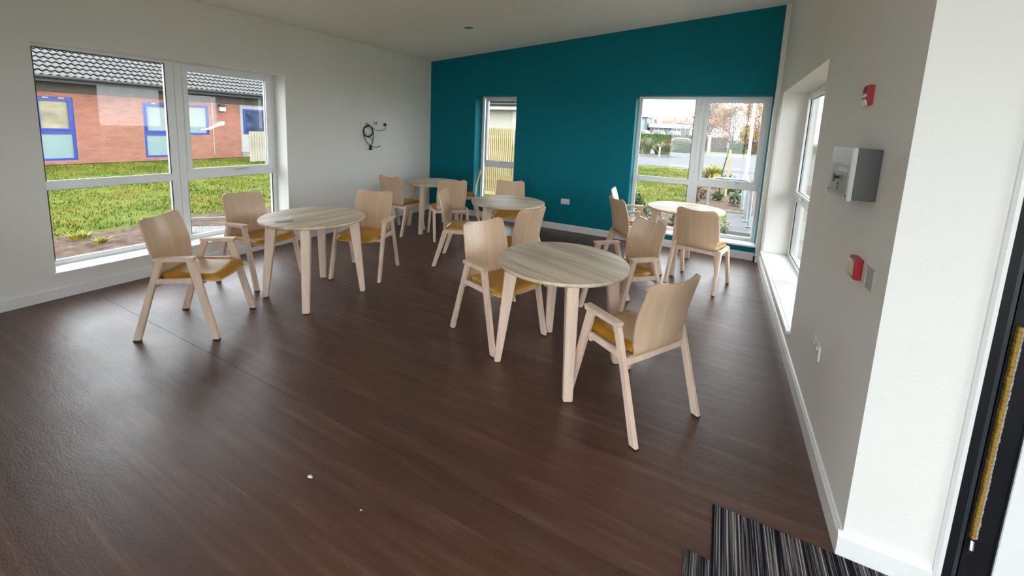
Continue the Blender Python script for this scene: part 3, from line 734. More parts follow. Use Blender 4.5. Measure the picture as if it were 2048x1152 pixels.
# ceiling downlight
cx, cy = -3.22, 4.83
dl = tag(empty('downlight', (cx, cy, zc(cx))), 'round recessed downlight in the sloping ceiling, switched off', 'ceiling light')
dl.rotation_euler = (0, -math.atan(.08845), 0)
MB().lathe([(.070, 0), (.095, 0), (.097, -.004), (.092, -.010), (.078, -.013), (.072, -.010), (.068, -.002)], 36).build('trim_ring', M['gloss'], dl, smooth=40)
MB().lathe([(.068, -.0015), (.066, -.004), (.01, -.002)], 36).build('lamp_lens', M['greyface'], dl, smooth=40)

# ------------------------------------------------------------------ outdoors: ground
G = -.10
def slab(name, pts, z, m, label, t=.05):
    return tag(MB().prism(pts, 2, z-t, z).build(name, M[m], smooth=0), label, name.split('_')[0], kind='structure')
lawn = MB()
def lawnz(x, y): return G
slab('ground', [(-60, -30), (60, -30), (60, 140), (-60, 140)], G-.03, 'grass', 'grassy ground round the building')
slab('soil_strip', [(-5.38, -6), (-5.38, 6.3), (-7.2, 6.3), (-7.75, 5.2), (-8.1, 4.4), (-8.2, 3.4), (-7.95, 2.6), (-8.2, 1.6), (-8.0, .4), (-8.3, -2), (-8.0, -6)], G+.004-.02, 'soil', 'bare soil strip outside the left window')
slab('asphalt_road', [(-30, 23.6), (30, 25.4), (30, 50), (-30, 47.6)], G-.015, 'asphalt', 'grey asphalt access road')
slab('pavement', [(.19, 6.7), (6, 6.7), (6, 10.9), (.24, 10.8)], G-.01, 'darkasphalt', 'dark asphalt path outside the teal-wall window')
slab('pavement', [(-4, -1.62), (2.85, -1.62), (2.85, 2.3), (14, 2.3), (14, -14), (-4, -14)], G-.005, 'paving', 'unseen pale slab added outside the entrance to bounce light indoors')  # out of view, added to send daylight up to the ceiling
slab('pavement', [(1.0, 2.3), (3.6, 2.3), (3.6, 6.68), (1.0, 6.68)], G-.006, 'paving', 'pale slab added along the side wall to brighten the window reveal')  # added to lift the light on the right window reveal
slab('mulch_bed', [(-.75, 10.83), (6, 10.93), (6, 19.4), (-.55, 19.2), (-.8, 15)], G-.008, 'mulch', 'bark mulch planting bed')
slab('mulch_bed', [(-2.6, 6.68), (.15, 6.68), (.16, 8.6), (-.4, 8.9), (-1.2, 9.9), (-2.6, 9.6)], G-.009, 'mulch', 'bark mulch bed close under the teal-wall window')
slab('pavement', [(-.5, 19.6), (30, 20.6), (30, 25.0), (-.2, 23.9)], G-.006, 'asphalt', 'grey footway between the bed and the road')
tag(MB().prism([(-14, 34.6), (-4.6, 35.4), (-4.0, 35.9), (-3.9, 36.6), (-4.3, 37.4), (-14, 38)], 2, G-.05, G+.08).build('planting_island', M['mulch'], smooth=0), 'raised kerbed planting island across the road', 'planting bed', kind='structure')
def kerbrun(pts, label, wdt=.12, ht=.09, step=.92):
    e = tag(empty('kerb', (pts[0][0], pts[0][1], G)), label, 'kerb'); o0 = Vector((pts[0][0], pts[0][1], 0))
    for a, b in zip(pts, pts[1:]):
        a = Vector((*a, 0)); b = Vector((*b, 0)); L_ = (b-a).length; n = max(1, int(L_/step)); d = (b-a)/n; nn = Vector((-d.y, d.x, 0)).normalized()*wdt/2
        for k in range(n):
            p = a+d*(k+.006)-o0; q = a+d*(k+.994)-o0
            MB().hexa([(*(p-nn).xy, -.05), (*(q-nn).xy, -.05), (*(p+nn).xy, -.05), (*(q+nn).xy, -.05), (*(p-nn).xy, ht), (*(q-nn).xy, ht), (*(p+nn).xy, ht), (*(q+nn).xy, ht)]).build('kerb_stone', M['kerb'], e, bevel=.01, smooth=0)
    return e
kerbrun([(-12, 34.75), (-4.6, 35.3), (-3.95, 35.85), (-3.8, 36.6), (-4.3, 37.5)], 'pale kerb edging the planting island across the road', .14, .11)
kerbrun([(-3.5, 48.2), (12, 50.2)], 'low kerb along the far side of the road', .14, .07, 1.5)
kerbrun([(-.3, 10.80), (3, 10.92)], 'thin pale edging between dark path and mulch bed', .05, .03)
kerbrun([(-.2, 23.6), (8, 24.3)], 'flush kerb line along the footway', .12, .02)
kerbrun([(.19, 8.42), (3, 8.5)], 'pale edging nearest the teal-wall window', .05, .04)
e = kerbrun([(-7.95, 3.33), (-7.2, 4.05)], 'thin concrete edging in the soil outside the big window', .06, .03)
dc = tag(empty('drain_cover', (-6.86, 3.25, G)), 'pale ribbed drain cover in the soil outside the big window', 'drain cover')
dc.rotation_euler = (0, 0, R(42))
MB().box(-.26, .26, -.19, .19, -.02, .015).build('cover_frame', M['kerb'], dc, bevel=.004)
for k in range(11): MB().box(-.24+k*.045, -.24+k*.045+.022, -.17, .17, .015, .024).build('rib', M['galv'], dc, bevel=.002)

# ------------------------------------------------------------------ plants
def blades(n, cx, cy, rx, ry, hmin, hmax, wd, lean, z0=G, arch=.5, seed=1):
    """strap leaves rising from a clump"""
    r = random.Random(seed); mb = MB()
    for _ in range(n):
        a = r.uniform(0, 2*math.pi); q = math.sqrt(r.random()); bx, by = cx+rx*q*math.cos(a)*.45, cy+ry*q*math.sin(a)*.45
        h = r.uniform(hmin, hmax); th = a+r.uniform(-.5, .5); ln = lean*q*h*r.uniform(.6, 1.2); dx, dy = math.cos(th), math.sin(th)
        seg = 4; vs = []
        for k in range(seg+1):
            t = k/seg; ww = wd*(1-t**2)*.5+.001; o = ln*t**1.6; z = z0+h*(t-arch*.5*t**3*min(1, lean*q))
            px, py = bx+dx*o, by+dy*o; vs += [(px-dy*ww, py+dx*ww, z), (px+dy*ww, py-dx*ww, z)]
        mb.add(vs, [(2*k, 2*k+1, 2*k+3, 2*k+2) for k in range(seg)])
    return mb
def leafcloud(n, c, rad, size, seed=1, shell=.35):
    """leaves scattered in an uneven crown"""
    r = random.Random(seed); mb = MB()
    for _ in range(n):
        d = Vector((r.gauss(0, 1), r.gauss(0, 1), r.gauss(0, 1))).normalized(); k = (shell+(1-shell)*r.random()**.55)
        k *= .82+.3*mnoise.noise(d*2.1+Vector((seed, 0, 0)))
        p = Vector((c[0]+d.x*rad[0]*k, c[1]+d.y*rad[1]*k, c[2]+d.z*rad[2]*k))
        u = Vector((r.gauss(0, 1), r.gauss(0, 1), r.gauss(0, .6))).normalized(); v = u.cross(Vector((r.gauss(0, 1), r.gauss(0, 1), r.gauss(0, 1)))).normalized()
        s = size*r.uniform(.6, 1.3)
        mb.add([p-u*s, p+v*s*.45, p+u*s, p-v*s*.45], [(0, 1, 2, 3)])
    return mb
def boxcloud(n, x0, x1, y0, y1, z0, z1, size, seed=1):
    r = random.Random(seed); mb = MB()
    for _ in range(n):
        f = r.random(); x = r.uniform(x0, x1); y = r.uniform(y0, y1); z = r.uniform(z0, z1)
        if f < .4: y = y0+abs(r.gauss(0, .06))
        elif f < .75: z = z1-abs(r.gauss(0, .07))
        z += .10*mnoise.noise(Vector((x*1.3, y*1.3, seed)))*(z-z0)/(z1-z0); y += .12*mnoise.noise(Vector((x*1.7, z*2, seed+3)))
        p = Vector((x, y, z)); u = Vector((r.gauss(0, 1), r.gauss(0, 1), r.gauss(0, .7))).normalized(); v = u.cross(Vector((r.gauss(0, 1), r.gauss(0, 1), r.gauss(0, 1)))).normalized(); s = size*r.uniform(.6, 1.3)
        mb.add([p-u*s, p+v*s*.5, p+u*s, p-v*s*.5], [(0, 1, 2, 3)])
    return mb
def plant(name, loc, label, cat, leaves, m, stem=None, group=None):
    """leaves built about the plant's own base"""
    e = tag(empty(name, loc), label, cat, group)
    leaves.build('foliage', M[m], e, smooth=0)
    s = stem or MB().tube([(0, 0, -.02), (.01, 0, .06), (0, .01, .14)], .012, 6)
    s.build('stem', M['bark'], e, smooth=60); return e
plant('flax_plant', (-6.05, 36.0, G+.08), 'spiky grey-green flax clump on the island at the window\'s left edge', 'plant', blades(260, 0, 0, 1.5, 1.0, .9, 1.7, .07, .55, 0, .5, 3), 'flax', group='flax clumps on the planting island')
plant('flax_plant', (-4.42, 36.1, G+.08), 'fountain-shaped flax clump at the right end of the planting island', 'plant', blades(280, 0, 0, 1.2, .9, .8, 1.5, .065, .95, 0, .9, 4), 'flax', group='flax clumps on the planting island')
plant('grass_plant', (-.22, 19.8, G), 'lime yellow grassy clump beside the tree stake', 'plant', blades(420, 0, 0, .62, .5, .35, .72, .022, .8, 0, .8, 5), 'limeleaf')
plant('variegated_shrub', (.44, 11.9, G), 'cream and green variegated shrub in the mulch bed', 'shrub', leafcloud(420, (0, 0, .2), (.24, .24, .22), .045, 6), 'varieg')
plant('green_shrub', (.46, 14.3, G), 'low green shrub at the foot of the wooden stake', 'shrub', leafcloud(700, (0, 0, .14), (.32, .4, .26), .05, 7), 'greenleaf')
plant('dark_shrub', (-1.62, 9.3, G), 'dark green leafy shrub just outside the left corner of the window', 'shrub', leafcloud(520, (0, 0, .22), (.26, .28, .26), .05, 8), 'greenleaf')
plant('dry_shrub', (-1.25, 8.6, G), 'sparse grey-brown shrub in the bed below the window', 'shrub', leafcloud(420, (0, 0, .14), (.42, .34, .20), .04, 9), 'varieg')
plant('green_shrub', (-.55, 8.3, G), 'bushy green shrub behind the legs of the window table', 'shrub', leafcloud(420, (0, 0, .13), (.30, .28, .20), .045, 10), 'greenleaf')
plant('creeping_shrub', (.05, 8.6, G), 'creeping shrub at the edge of the dark path', 'shrub', leafcloud(380, (0, 0, .08), (.30, .32, .14), .035, 11), 'varieg')
plant('mulch_shrub', (-.42, 12.8, G), 'straggly dry plant among the bark by the cycle stand', 'shrub', leafcloud(300, (0, 0, .12), (.32, .4, .2), .05, 12), 'brownleaf')
plant('weed_tuft', (-7.67, 2.1, G), 'bright green weed tuft in the soil outside the big window', 'weed', blades(60, 0, 0, .24, .24, .05, .12, .018, 1.1, 0, .6, 13), 'limeleaf', MB().tube([(0, 0, -.01), (0, 0, .04)], .006, 5))
plant('weed_tuft', (-7.2, 2.15, G), 'smaller weed nearer the big window sill', 'weed', blades(26, 0, 0, .16, .16, .05, .11, .025, 1.1, 0, .6, 14), 'limeleaf', MB().tube([(0, 0, -.01), (0, 0, .03)], .005, 5))
for k, (sx, sy, rr, hh, mm, lb_) in enumerate(((-.55, 11.6, .22, .22, 'brownleaf', 'brown dead-looking tuft left of the cycle hoop'), (.02, 12.6, .2, .16, 'greenleaf', 'small green plant left of the wooden stake in the bark'), (-.1, 15.6, .35, .3, 'limeleaf', 'light green clump further back in the bark bed'), (.28, 16.8, .35, .3, 'greenleaf', 'rounded green plant at the back of the bark bed'), (-.45, 17.0, .3, .3, 'brownleaf', 'brown dry clump at the back left of the bark bed'))):
    plant('bed_plant', (sx, sy, G), lb_, 'plant', leafcloud(260, (0, 0, hh*.8), (rr, rr, hh), .045, 80+k, .15), mm)
def hedge(name, x0, x1, y0, y1, h, n, size, m, label, seed, z0=G):
    e = tag(empty(name, ((x0+x1)/2, (y0+y1)/2, z0)), label, 'hedge'); cx, cy = (x0+x1)/2, (y0+y1)/2
    MB().box(x0-cx+.1, x1-cx-.1, y0-cy+.1, y1-cy-.1, 0, h-.12).build('hedge_core', M[m], e, bevel=.05)
    boxcloud(n, x0-cx, x1-cx, y0-cy, y1-cy, 0, h, size, seed).build('foliage', M[m], e, smooth=0); return e
hedge('clipped_hedge', -4.75, -1.7, 45.9, 47.0, 1.0, 2600, .09, 'hedge', 'bright green hedge across the road in the left pane', 21)
hedge('copper_hedge', -6.3, -3.2, 51.5, 52.6, 1.15, 1800, .08, 'redleaf', 'low copper-red hedge behind the bright green one', 22)
hedge('boundary_hedge', -22, -1.5, 70, 71.2, 1.85, 4200, .13, 'hedge', 'long dark hedge in front of the parked cars', 23)
hedge('brown_hedge', -1.9, .55, 55.5, 56.8, 1.7, 2200, .10, 'brownleaf', 'brown leafless hedge right of the white sign post', 24)
hedge('evergreen_hedge', .6, 2.3, 53.6, 54.6, 1.15, 1600, .09, 'greenleaf', 'dark green hedge below the parked car', 25)
hedge('rusty_hedge', 2.3, 6.5, 55, 56.4, 1.5, 1800, .10, 'brownleaf', 'rust-coloured hedge at the right edge of the window view', 26)

def tree(name, loc, h, label, seed, levels=4, spread=.55, r0=.12, leaves=None, leafm=None, trunk=.3, m='palebark', lsize=.12, group=None, crown=None):
    r = random.Random(seed); e = tag(empty(name, loc), label, 'tree', group); mb = MB(); tips = []
    def grow(p, d, L_, rad, lv):
        n = 4; pts = [p]
        for k in range(n):
            d = (d+Vector((r.gauss(0, .11), r.gauss(0, .11), r.gauss(.03, .06)))).normalized(); p = p+d*L_/n; pts.append(p)
        mb.tube(pts, rad, 5 if lv > 1 else 3, False, rad*.62)
        if lv <= 0: tips.append(p); return
        for k in range(r.choice((2, 3, 3)) if lv < levels else r.choice((3, 4))):
            q = pts[r.randint(2, n)] if k else pts[-1]; ax = Vector((r.gauss(0, 1), r.gauss(0, 1), r.gauss(0, .35))).normalized()
            grow(q, (d+ax*spread*r.uniform(.7, 1.3)).normalized(), L_*r.uniform(.62, .82), rad*.58, lv-1)
        if lv <= 2: tips.extend(pts[1:])
    mb.tube([(0, 0, -.1), (0, 0, h*trunk*.3)], r0*1.15, 7, True, r0)
    grow(Vector((0, 0, h*trunk*.25)), Vector((0, 0, 1)), h*trunk, r0, levels)
    mb.build('branches', M[m], e, smooth=60)
    if leaves:
        lb = MB()
        for _ in range(leaves):
            p = r.choice(tips)+Vector((r.gauss(0, .22), r.gauss(0, .22), r.gauss(0, .22)))*lsize/.12*1.2
            u = Vector((r.gauss(0, 1), r.gauss(0, 1), r.gauss(0, 1))).normalized(); v = u.orthogonal().normalized(); s = lsize*r.uniform(.5, 1.2)
            lb.add([p-u*s, p+v*s*.5, p+u*s, p-v*s*.5], [(0, 1, 2, 3)])
        if crown:
            q = leafcloud(crown[2], (0, 0, crown[1]), crown[0], lsize, seed, .1); lb.add(q.v, q.f)
        lb.build('foliage', M[leafm], e, smooth=0)
    return e
tree('young_tree', (.05, 13.95, G), 3.1, 'thin young leafless tree tied beside the wooden stake', 31, 3, .38, .022, trunk=.42, m='bark')
tree('bare_tree', (-5.55, 64, G), 6.6, 'bare pale tree rising at the right of the left pane', 32, 5, .62, .10, 500, 'brownleaf', .28, 'palebark', .07)
tree('bare_tree', (-2.9, 74, G), 10.5, 'tall bare dark tree at the mullion of the teal-wall window', 33, 5, .6, .16, trunk=.28, m='palebark')
tree('autumn_tree', (-2.2, 88, G), 13.5, 'pale golden autumn tree at the left of the opening sash', 34, 6, .66, .16, 5500, 'brownleaf', .2, 'palebark', .13, crown=((3.8, 3, 5.4), 4.8, 6500))
tree('autumn_tree', (1.3, 80, G), 13.5, 'orange autumn tree in the middle of the opening sash', 35, 6, .66, .18, 5000, 'orangeleaf', .2, 'bark', .11, crown=((4.2, 3, 5.4), 4.6, 7500))
tree('autumn_tree', (5.6, 92, G), 15, 'orange autumn tree behind the white lamp post', 36, 6, .66, .18, 5000, 'orangeleaf', .2, 'palebark', .11, crown=((4.4, 3, 6.0), 5.4, 7500))
tree('yellow_tree', (2.55, 60, G), 4.2, 'yellow-leaved small tree left of the white lamp post', 37, 4, .55, .08, 1500, 'yellowleaf', .2, 'bark', .13, crown=((1.0, .9, 1.7), 2.2, 2200))
tree('yellow_tree', (5.4, 62, G), 4.6, 'yellow-leaved tree at the right edge of the opening sash', 38, 4, .6, .08, 1300, 'yellowleaf', .2, 'bark', .13, crown=((1.4, 1.2, 1.8), 2.4, 2200))
for k, (sx, sy, rx, rz_, mm, nn, lb_) in enumerate(((-2.9, 68, 1.7, 2.2, 'brownleaf', 2600, 'russet shrub above the brown hedge, left of the parked car'), (.2, 73, 1.5, 1.6, 'orangeleaf', 2400, 'pale orange shrub behind the parked car'), (4.2, 68, 1.5, 2.3, 'orangeleaf', 3000, 'orange shrub right behind the white lamp post'), (6.6, 70, 1.6, 2.2, 'yellowleaf', 2600, 'golden shrub at the far right of the opening sash'))):
    plant('autumn_shrub', (sx, sy, G), lb_, 'shrub', leafcloud(nn, (0, 0, rz_*.95), (rx, 1.2, rz_), .09, 60+k, .15), mm, MB().tube([(0, 0, -.1), (.05, 0, rz_*.6), (0, .1, rz_*1.3)], .05, 6, True, .015))
tree('bare_tree', (-17.5, 125, G), 9, 'bare tree behind the grey glazed building', 39, 5, .6, .16, trunk=.28)
tree('bare_tree', (-13.5, 128, G), 8, 'bare tree behind the orange brick houses', 40, 5, .6, .16, trunk=.28)
tree('bare_tree', (-10.4, 138, G), 9.5, 'bare tree over the right-hand brick house', 41, 5, .6, .16, trunk=.28)

# ------------------------------------------------------------------ street furniture
st = tag(MB().box(-.032, .032, -.032, .032, -.05, 1.36).prism([(-.032, 1.36), (.032, 1.36), (0, 1.40)], 1, -.032, .032).build('tree_stake', M['stakewood'], bevel=.004, loc=(.22, 13.7, G)), 'square yellow timber stake beside the young tree', 'stake')
lp = tag(empty('lamp_post', (1.02, 20.0, G)), 'white lamp post with flared base by the footway', 'lamp post')
MB().lathe([(.135, 0), (.132, .04), (.085, .17), (.070, .22)], 20).build('post_base', M['white'], lp)
MB().lathe([(.068, .22), (.062, 1.2), (.055, 4.4)], 16).build('post_shaft', M['white'], lp)
MB().box(-.09, .09, -.35, .10, 4.38, 4.46).build('lamp_head', M['galv'], lp, bevel=.02)
sg = tag(empty('sign_post', (-1.30, 48.95, G)), 'white square sign post across the road', 'post')
MB().box(-.14, .14, -.10, .10, 0, 1.86).build('post_body', M['white'], sg, bevel=.01); MB().box(-.16, .16, -.12, .12, 1.86, 1.90).build('post_cap', M['white'], sg, bevel=.008)
MB().box(-.08, .08, -.1008, -.1, 1.1, 1.6).build('sign_panel', M['greyface'], sg)
sp = tag(MB().lathe([(.06, 0), (.06, .75), (.045, .80)], 12).build('marker_post', M['white'], loc=(-3.75, 30.3, G)), 'short white marker post in front of the flax', 'post')
sp.location = (-4.33, 33.8, G)
def hoop(loc, width, rz, label, h=.75, r=.024, bend=.16):
    e = tag(empty('cycle_hoop', loc, rz), label, 'cycle stand', 'galvanised cycle hoops by the dark path'); P = [(0, 0, 0)]
    for k in range(7): a = R(90*k/6); P.append((bend-bend*math.cos(a), 0, h-bend+bend*math.sin(a)))
    for k in range(7): a = R(90*k/6); P.append((width-bend+bend*math.sin(a), 0, h-bend+bend*math.cos(a)))
    P.append((width, 0, 0)); MB().tube(P, r, 12).build('hoop_tube', M['galv'], e, smooth=60)
    for x in (0, width): MB().lathe([(.055, 0), (.055, .008), (.03, .012)], 14, (x, 0, 0)).build('base_flange', M['galv'], e)
hoop((-.17, 9.25, G), .78, 0, 'galvanised cycle hoop nearest the teal-wall window', .92)
hoop((.585, 9.85, G), .78, 0, 'second galvanised cycle hoop along the dark path', .75)
hoop((.585, 10.42, G), .78, 0, 'third galvanised cycle hoop along the dark path', .75)
bo = tag(empty('bollard', (.575, 11.4, G)), 'thick grey steel bollard behind the cycle hoops', 'bollard')
MB().lathe([(.052, 0), (.052, .80), (.046, .83), (.02, .845)], 18).build('bollard_body', M['galv'], bo); MB().lathe([(.0535, .62), (.0535, .70)], 18).build('reflective_band', M['white'], bo)

# ------------------------------------------------------------------ parked cars
def car(loc, rz, label, m='carwhite', sc=1.0):
    e = tag(empty('car', loc, rz), label, 'car', 'white cars parked beyond the hedges')
    e.scale = (sc, sc, sc)
    prof = [(-2.05, .35), (-2.1, .62), (-1.98, .86), (-1.62, .95), (-1.25, 1.38), (-.75, 1.50), (.35, 1.47), (.95, 1.05), (1.75, .90), (2.08, .72), (2.12, .38), (1.75, .28), (-1.75, .28)]
    mb = MB(); n = len(prof)
    for yy, k in ((-.86, 1), (-.60, 0), (.60, 0), (.86, 1)): pass
    rings = []
    for yy in (-.84, -.80, .80, .84):
        rings.append([(x*(.98 if abs(yy) > .81 else 1), (yy if z < 1.0 else math.copysign(abs(yy)-.16*(z-1.0)/.5, yy)), z) for x, z in prof])
    vs = [v for q in rings for v in q]; fs = [tuple(range(n))[::-1], tuple(range(3*n, 4*n))]
    for j in range(3):
        for i in range(n): fs.append((j*n+i, j*n+(i+1) % n, (j+1)*n+(i+1) % n, (j+1)*n+i))
    mb.add(vs, fs).build('car_body', M[m], e, smooth=50)
    for s in (-1, 1):
        MB().prism([(-1.45, 1.0), (-1.12, 1.36), (-.70, 1.42), (.28, 1.40), (.72, 1.04)], 1, s*.70, s*.838).build('side_window', M['carglass'], e)
        for x in (-1.3, 1.32):
            w_ = MB().lathe([(.30, -.09), (.33, -.06), (.33, .06), (.30, .09)], 18).build('wheel', M['tyre'], e, loc=(x, s*.78, .33)); w_.rotation_euler = (R(90), 0, 0)
    MB().hexa([(.40, -.62, 1.43), (.98, -.70, 1.03), (.40, .62, 1.43), (.98, .70, 1.03), (.43, -.62, 1.46), (1.01, -.70, 1.06), (.43, .62, 1.46), (1.01, .70, 1.06)]).build('windscreen', M['carglass'], e)
    MB().hexa([(-1.25, -.62, 1.36), (-1.63, -.70, .97), (-1.25, .62, 1.36), (-1.63, .70, .97), (-1.28, -.62, 1.39), (-1.66, -.70, 1.0), (-1.28, .62, 1.39), (-1.66, .70, 1.0)]).build('rear_window', M['carglass'], e)
slab('car_park', [(-60, 72), (40, 72), (40, 150), (-60, 150)], .9, 'asphalt', 'raised car park beyond the hedge', 1.3)
car((-4.3, 54.9, G), R(8), 'white car behind the copper hedge by the mullion')
car((1.0, 66, G), R(6), 'white car under the orange trees, seen over the hedge')
car((-13.3, 80, .9), R(80), 'white car parked furthest left beyond the long hedge')
car((-10.6, 80, .9), R(82), 'white car parked second from left beyond the long hedge')
car((-8.0, 81, .9), R(82), 'white car parked in front of the long white building')

# ------------------------------------------------------------------ far buildings (right window)
def fbuild(name, loc, label): return tag(empty(name, loc), label, 'building')
b = fbuild('long_building', (-11.1, 101, .9), 'long low building with a white fascia and dark glazing')
MB().box(-4.6, 4.2, 0, 8, 0, 2.4).build('wall', M['greyclad'], b); MB().box(-4.8, 4.4, -.5, 8.4, 2.35, 3.3).build('fascia', M['whitefascia'], b, bevel=.03)
for k in range(9): MB().box(-4.3+k*.95, -3.45+k*.95, -.06, .02, .3, 2.2).build('window', M['carglass'], b)
for k in range(10): MB().box(-4.40+k*.95, -4.31+k*.95, -.09, .03, .1, 2.34).build('pier', M['whitefascia'], b)
b = fbuild('glazed_building', (-18.0, 99, .9), 'grey two-storey building with tall white-framed glazing at the left')
MB().box(-4, 1.95, 0, 8, 0, 4.5).build('wall', M['greyclad'], b); MB().box(-4.1, 2.1, -.2, 8.1, 4.5, 4.75).build('roof_edge', M['fascia'], b)
for k in range(4): MB().box(-2.3+k*1.0, -1.55+k*1.0, -.05, .02, 1.6, 4.1).build('window', M['frost'], b); MB().box(-2.42+k*1.0, -2.32+k*1.0, -.08, .03, 1.4, 4.3).build('pier', M['whitefascia'], b)
def house(loc, w_, h, label, gable=1.2):
    b = fbuild('brick_house', loc, label)
    MB().box(-w_/2, w_/2, 0, 6, 0, h).build('wall', M['brick_far'], b)
    MB().prism([(-.3, h), (6.3, h), (3, h+gable)], 0, -w_/2-.1, w_/2+.1).build('roof', M['brick_far'], b)
    for k in (-1, 1): MB().box(k*w_*.25-.35, k*w_*.25+.35, -.04, .02, h-1.6, h-.5).build('window', M['carglass'], b)
    MB().box(w_*.3, w_*.3+.5, 2.7, 3.3, h+gable*.5, h+gable+.5).build('chimney', M['brick_far'], b)
house((-17.8, 115, .9), 2.0, 3.6, 'small pale orange brick house, left of the far row', .8)
house((-13.4, 116, .9), 3.4, 3.7, 'orange-red brick house in the middle of the far row', 1.1)
house((-10.95, 125, .9), 2.75, 4.3, 'orange brick house right of the far row', 1.1)
house((-7.9, 114, .9), 3.4, 3.8, 'brick house at the right, partly behind the bare tree', 1.1)

# ------------------------------------------------------------------ slatted fence and cream building (narrow window)
fe = tag(empty('slat_fence', (-5.1, 9.33, G)), 'new softwood fence of vertical slats outside the narrow window', 'fence')
SL = MB().box(-.019, .019, -.011, .011, .05, 1.74).mesh('slat', M['newwood'], .002, 0)
for k in range(44):
    o = link('slat', SL, fe, (-1.05+k*.0585, rnd.uniform(-.002, .002), rnd.uniform(-.006, .006)))
SB = MB().box(-.024, .024, -.008, .008, .05, 1.72).mesh('back_slat', M['fenceshade'], .002, 0)
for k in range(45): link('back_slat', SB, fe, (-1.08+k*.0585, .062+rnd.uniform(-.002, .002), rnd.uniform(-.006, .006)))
for z in (.35, 1.45): MB().box(-1.1, 1.55, .0115, .053, z, z+.09).build('fence_rail', M['newwood'], fe, bevel=.003)
MB().box(-1.1, 1.55, -.02, .03, -.04, .05).build('gravel_board', M['newwood'], fe, bevel=.003)
for x in (-1.1, .3, 1.55): MB().box(x-.045, x+.045, .072, .162, -.1, 1.80).build('fence_post', M['newwood'], fe, bevel=.003)
cbd = tag(empty('rendered_building', (-6.5, 13.0, G)), 'cream rendered building behind the slatted fence', 'building')
MB().box(-5.5, 1.3, 0, 6, 0, 2.42).build('wall', M['render'], cbd)
MB().box(-5.8, 1.6, -.35, 0, 2.40, 2.43).build('soffit', M['whitefascia'], cbd)
MB().box(-5.8, 1.6, -.37, -.35, 2.38, 2.54).build('fascia', M['whitefascia'], cbd)
MB().tube([(-5.8, -.42, 2.56), (1.6, -.42, 2.56)], .055, 10).build('gutter', M['fascia'], cbd)
# ------------------------------------------------------------------ roof tiles
def tile_mesh(wd=.35, ln=.36):
    mb = MB(); n = 9
    for y in (0, 1):
        for lay in (0, 1):
            for i in range(n):
                t = i/(n-1); z = .030*math.cos(t*4*math.pi)+(.018 if lay else 0)+(.068 if y == 0 else 0)
                mb.v.append((t*wd-wd/2, y*ln, z))
    for i in range(n-1):
        mb.f += [(i, i+1, n+i+1, n+i), (2*n+i, 3*n+i, 3*n+i+1, 2*n+i+1), (n+i, n+i+1, 3*n+i+1, 3*n+i), (i, 2*n+i, 2*n+i+1, i+1)]
    return mb
TM = tile_mesh().mesh('roof_tile', M['tile'], 0, 50)
# local frame of a roof: x along the eave, y up the slope
def roof(parent, loc, rz, pitch, cols, rows, part_cols, part_rows, wd=.35, gauge=.30):
    rf = link('roof', MB().box(cols[0]*wd-.2, cols[1]*wd+.2, .02, rows*gauge, -.09, -.045).mesh('roof', M['fascia'], 0, 0), parent, loc); rf.rotation_euler = (pitch, 0, rz)
    st_ = MB(); base = tile_mesh(wd)
    for j in range(rows):
        for i in range(cols[0], cols[1]):
            x = i*wd; y = j*gauge-.02; dz = rnd.uniform(-.003, .003)
            if part_cols[0] <= i < part_cols[1] and j < part_rows:
                o = link('roof_tile', TM, rf, (x, y, dz)); o.rotation_euler = (rnd.uniform(-.008, .008), rnd.uniform(-.006, .006), 0)
            else: st_.add([(vx+x, vy+y, vz+dz) for vx, vy, vz in base.v], base.f)
    o = st_.build('roof_tile_field', M['tile'], rf, smooth=50); o['kind'] = 'stuff'
    return rf
roof(cbd, (0, -.40, 2.60), 0, R(28), (-16, 4), 6, (-7, 0), 3)

# ------------------------------------------------------------------ brick building outside the left window
XB = -18.66
bb = tag(empty('brick_building', (XB, 8, G)), 'long single-storey red brick building with grey tiled roof across the lawn', 'building')
def bz(z): return z-G
def wl(y0, y1, z0, z1, d0, d1): return MB().box(d0, d1, y0-8, y1-8, bz(z0), bz(z1))
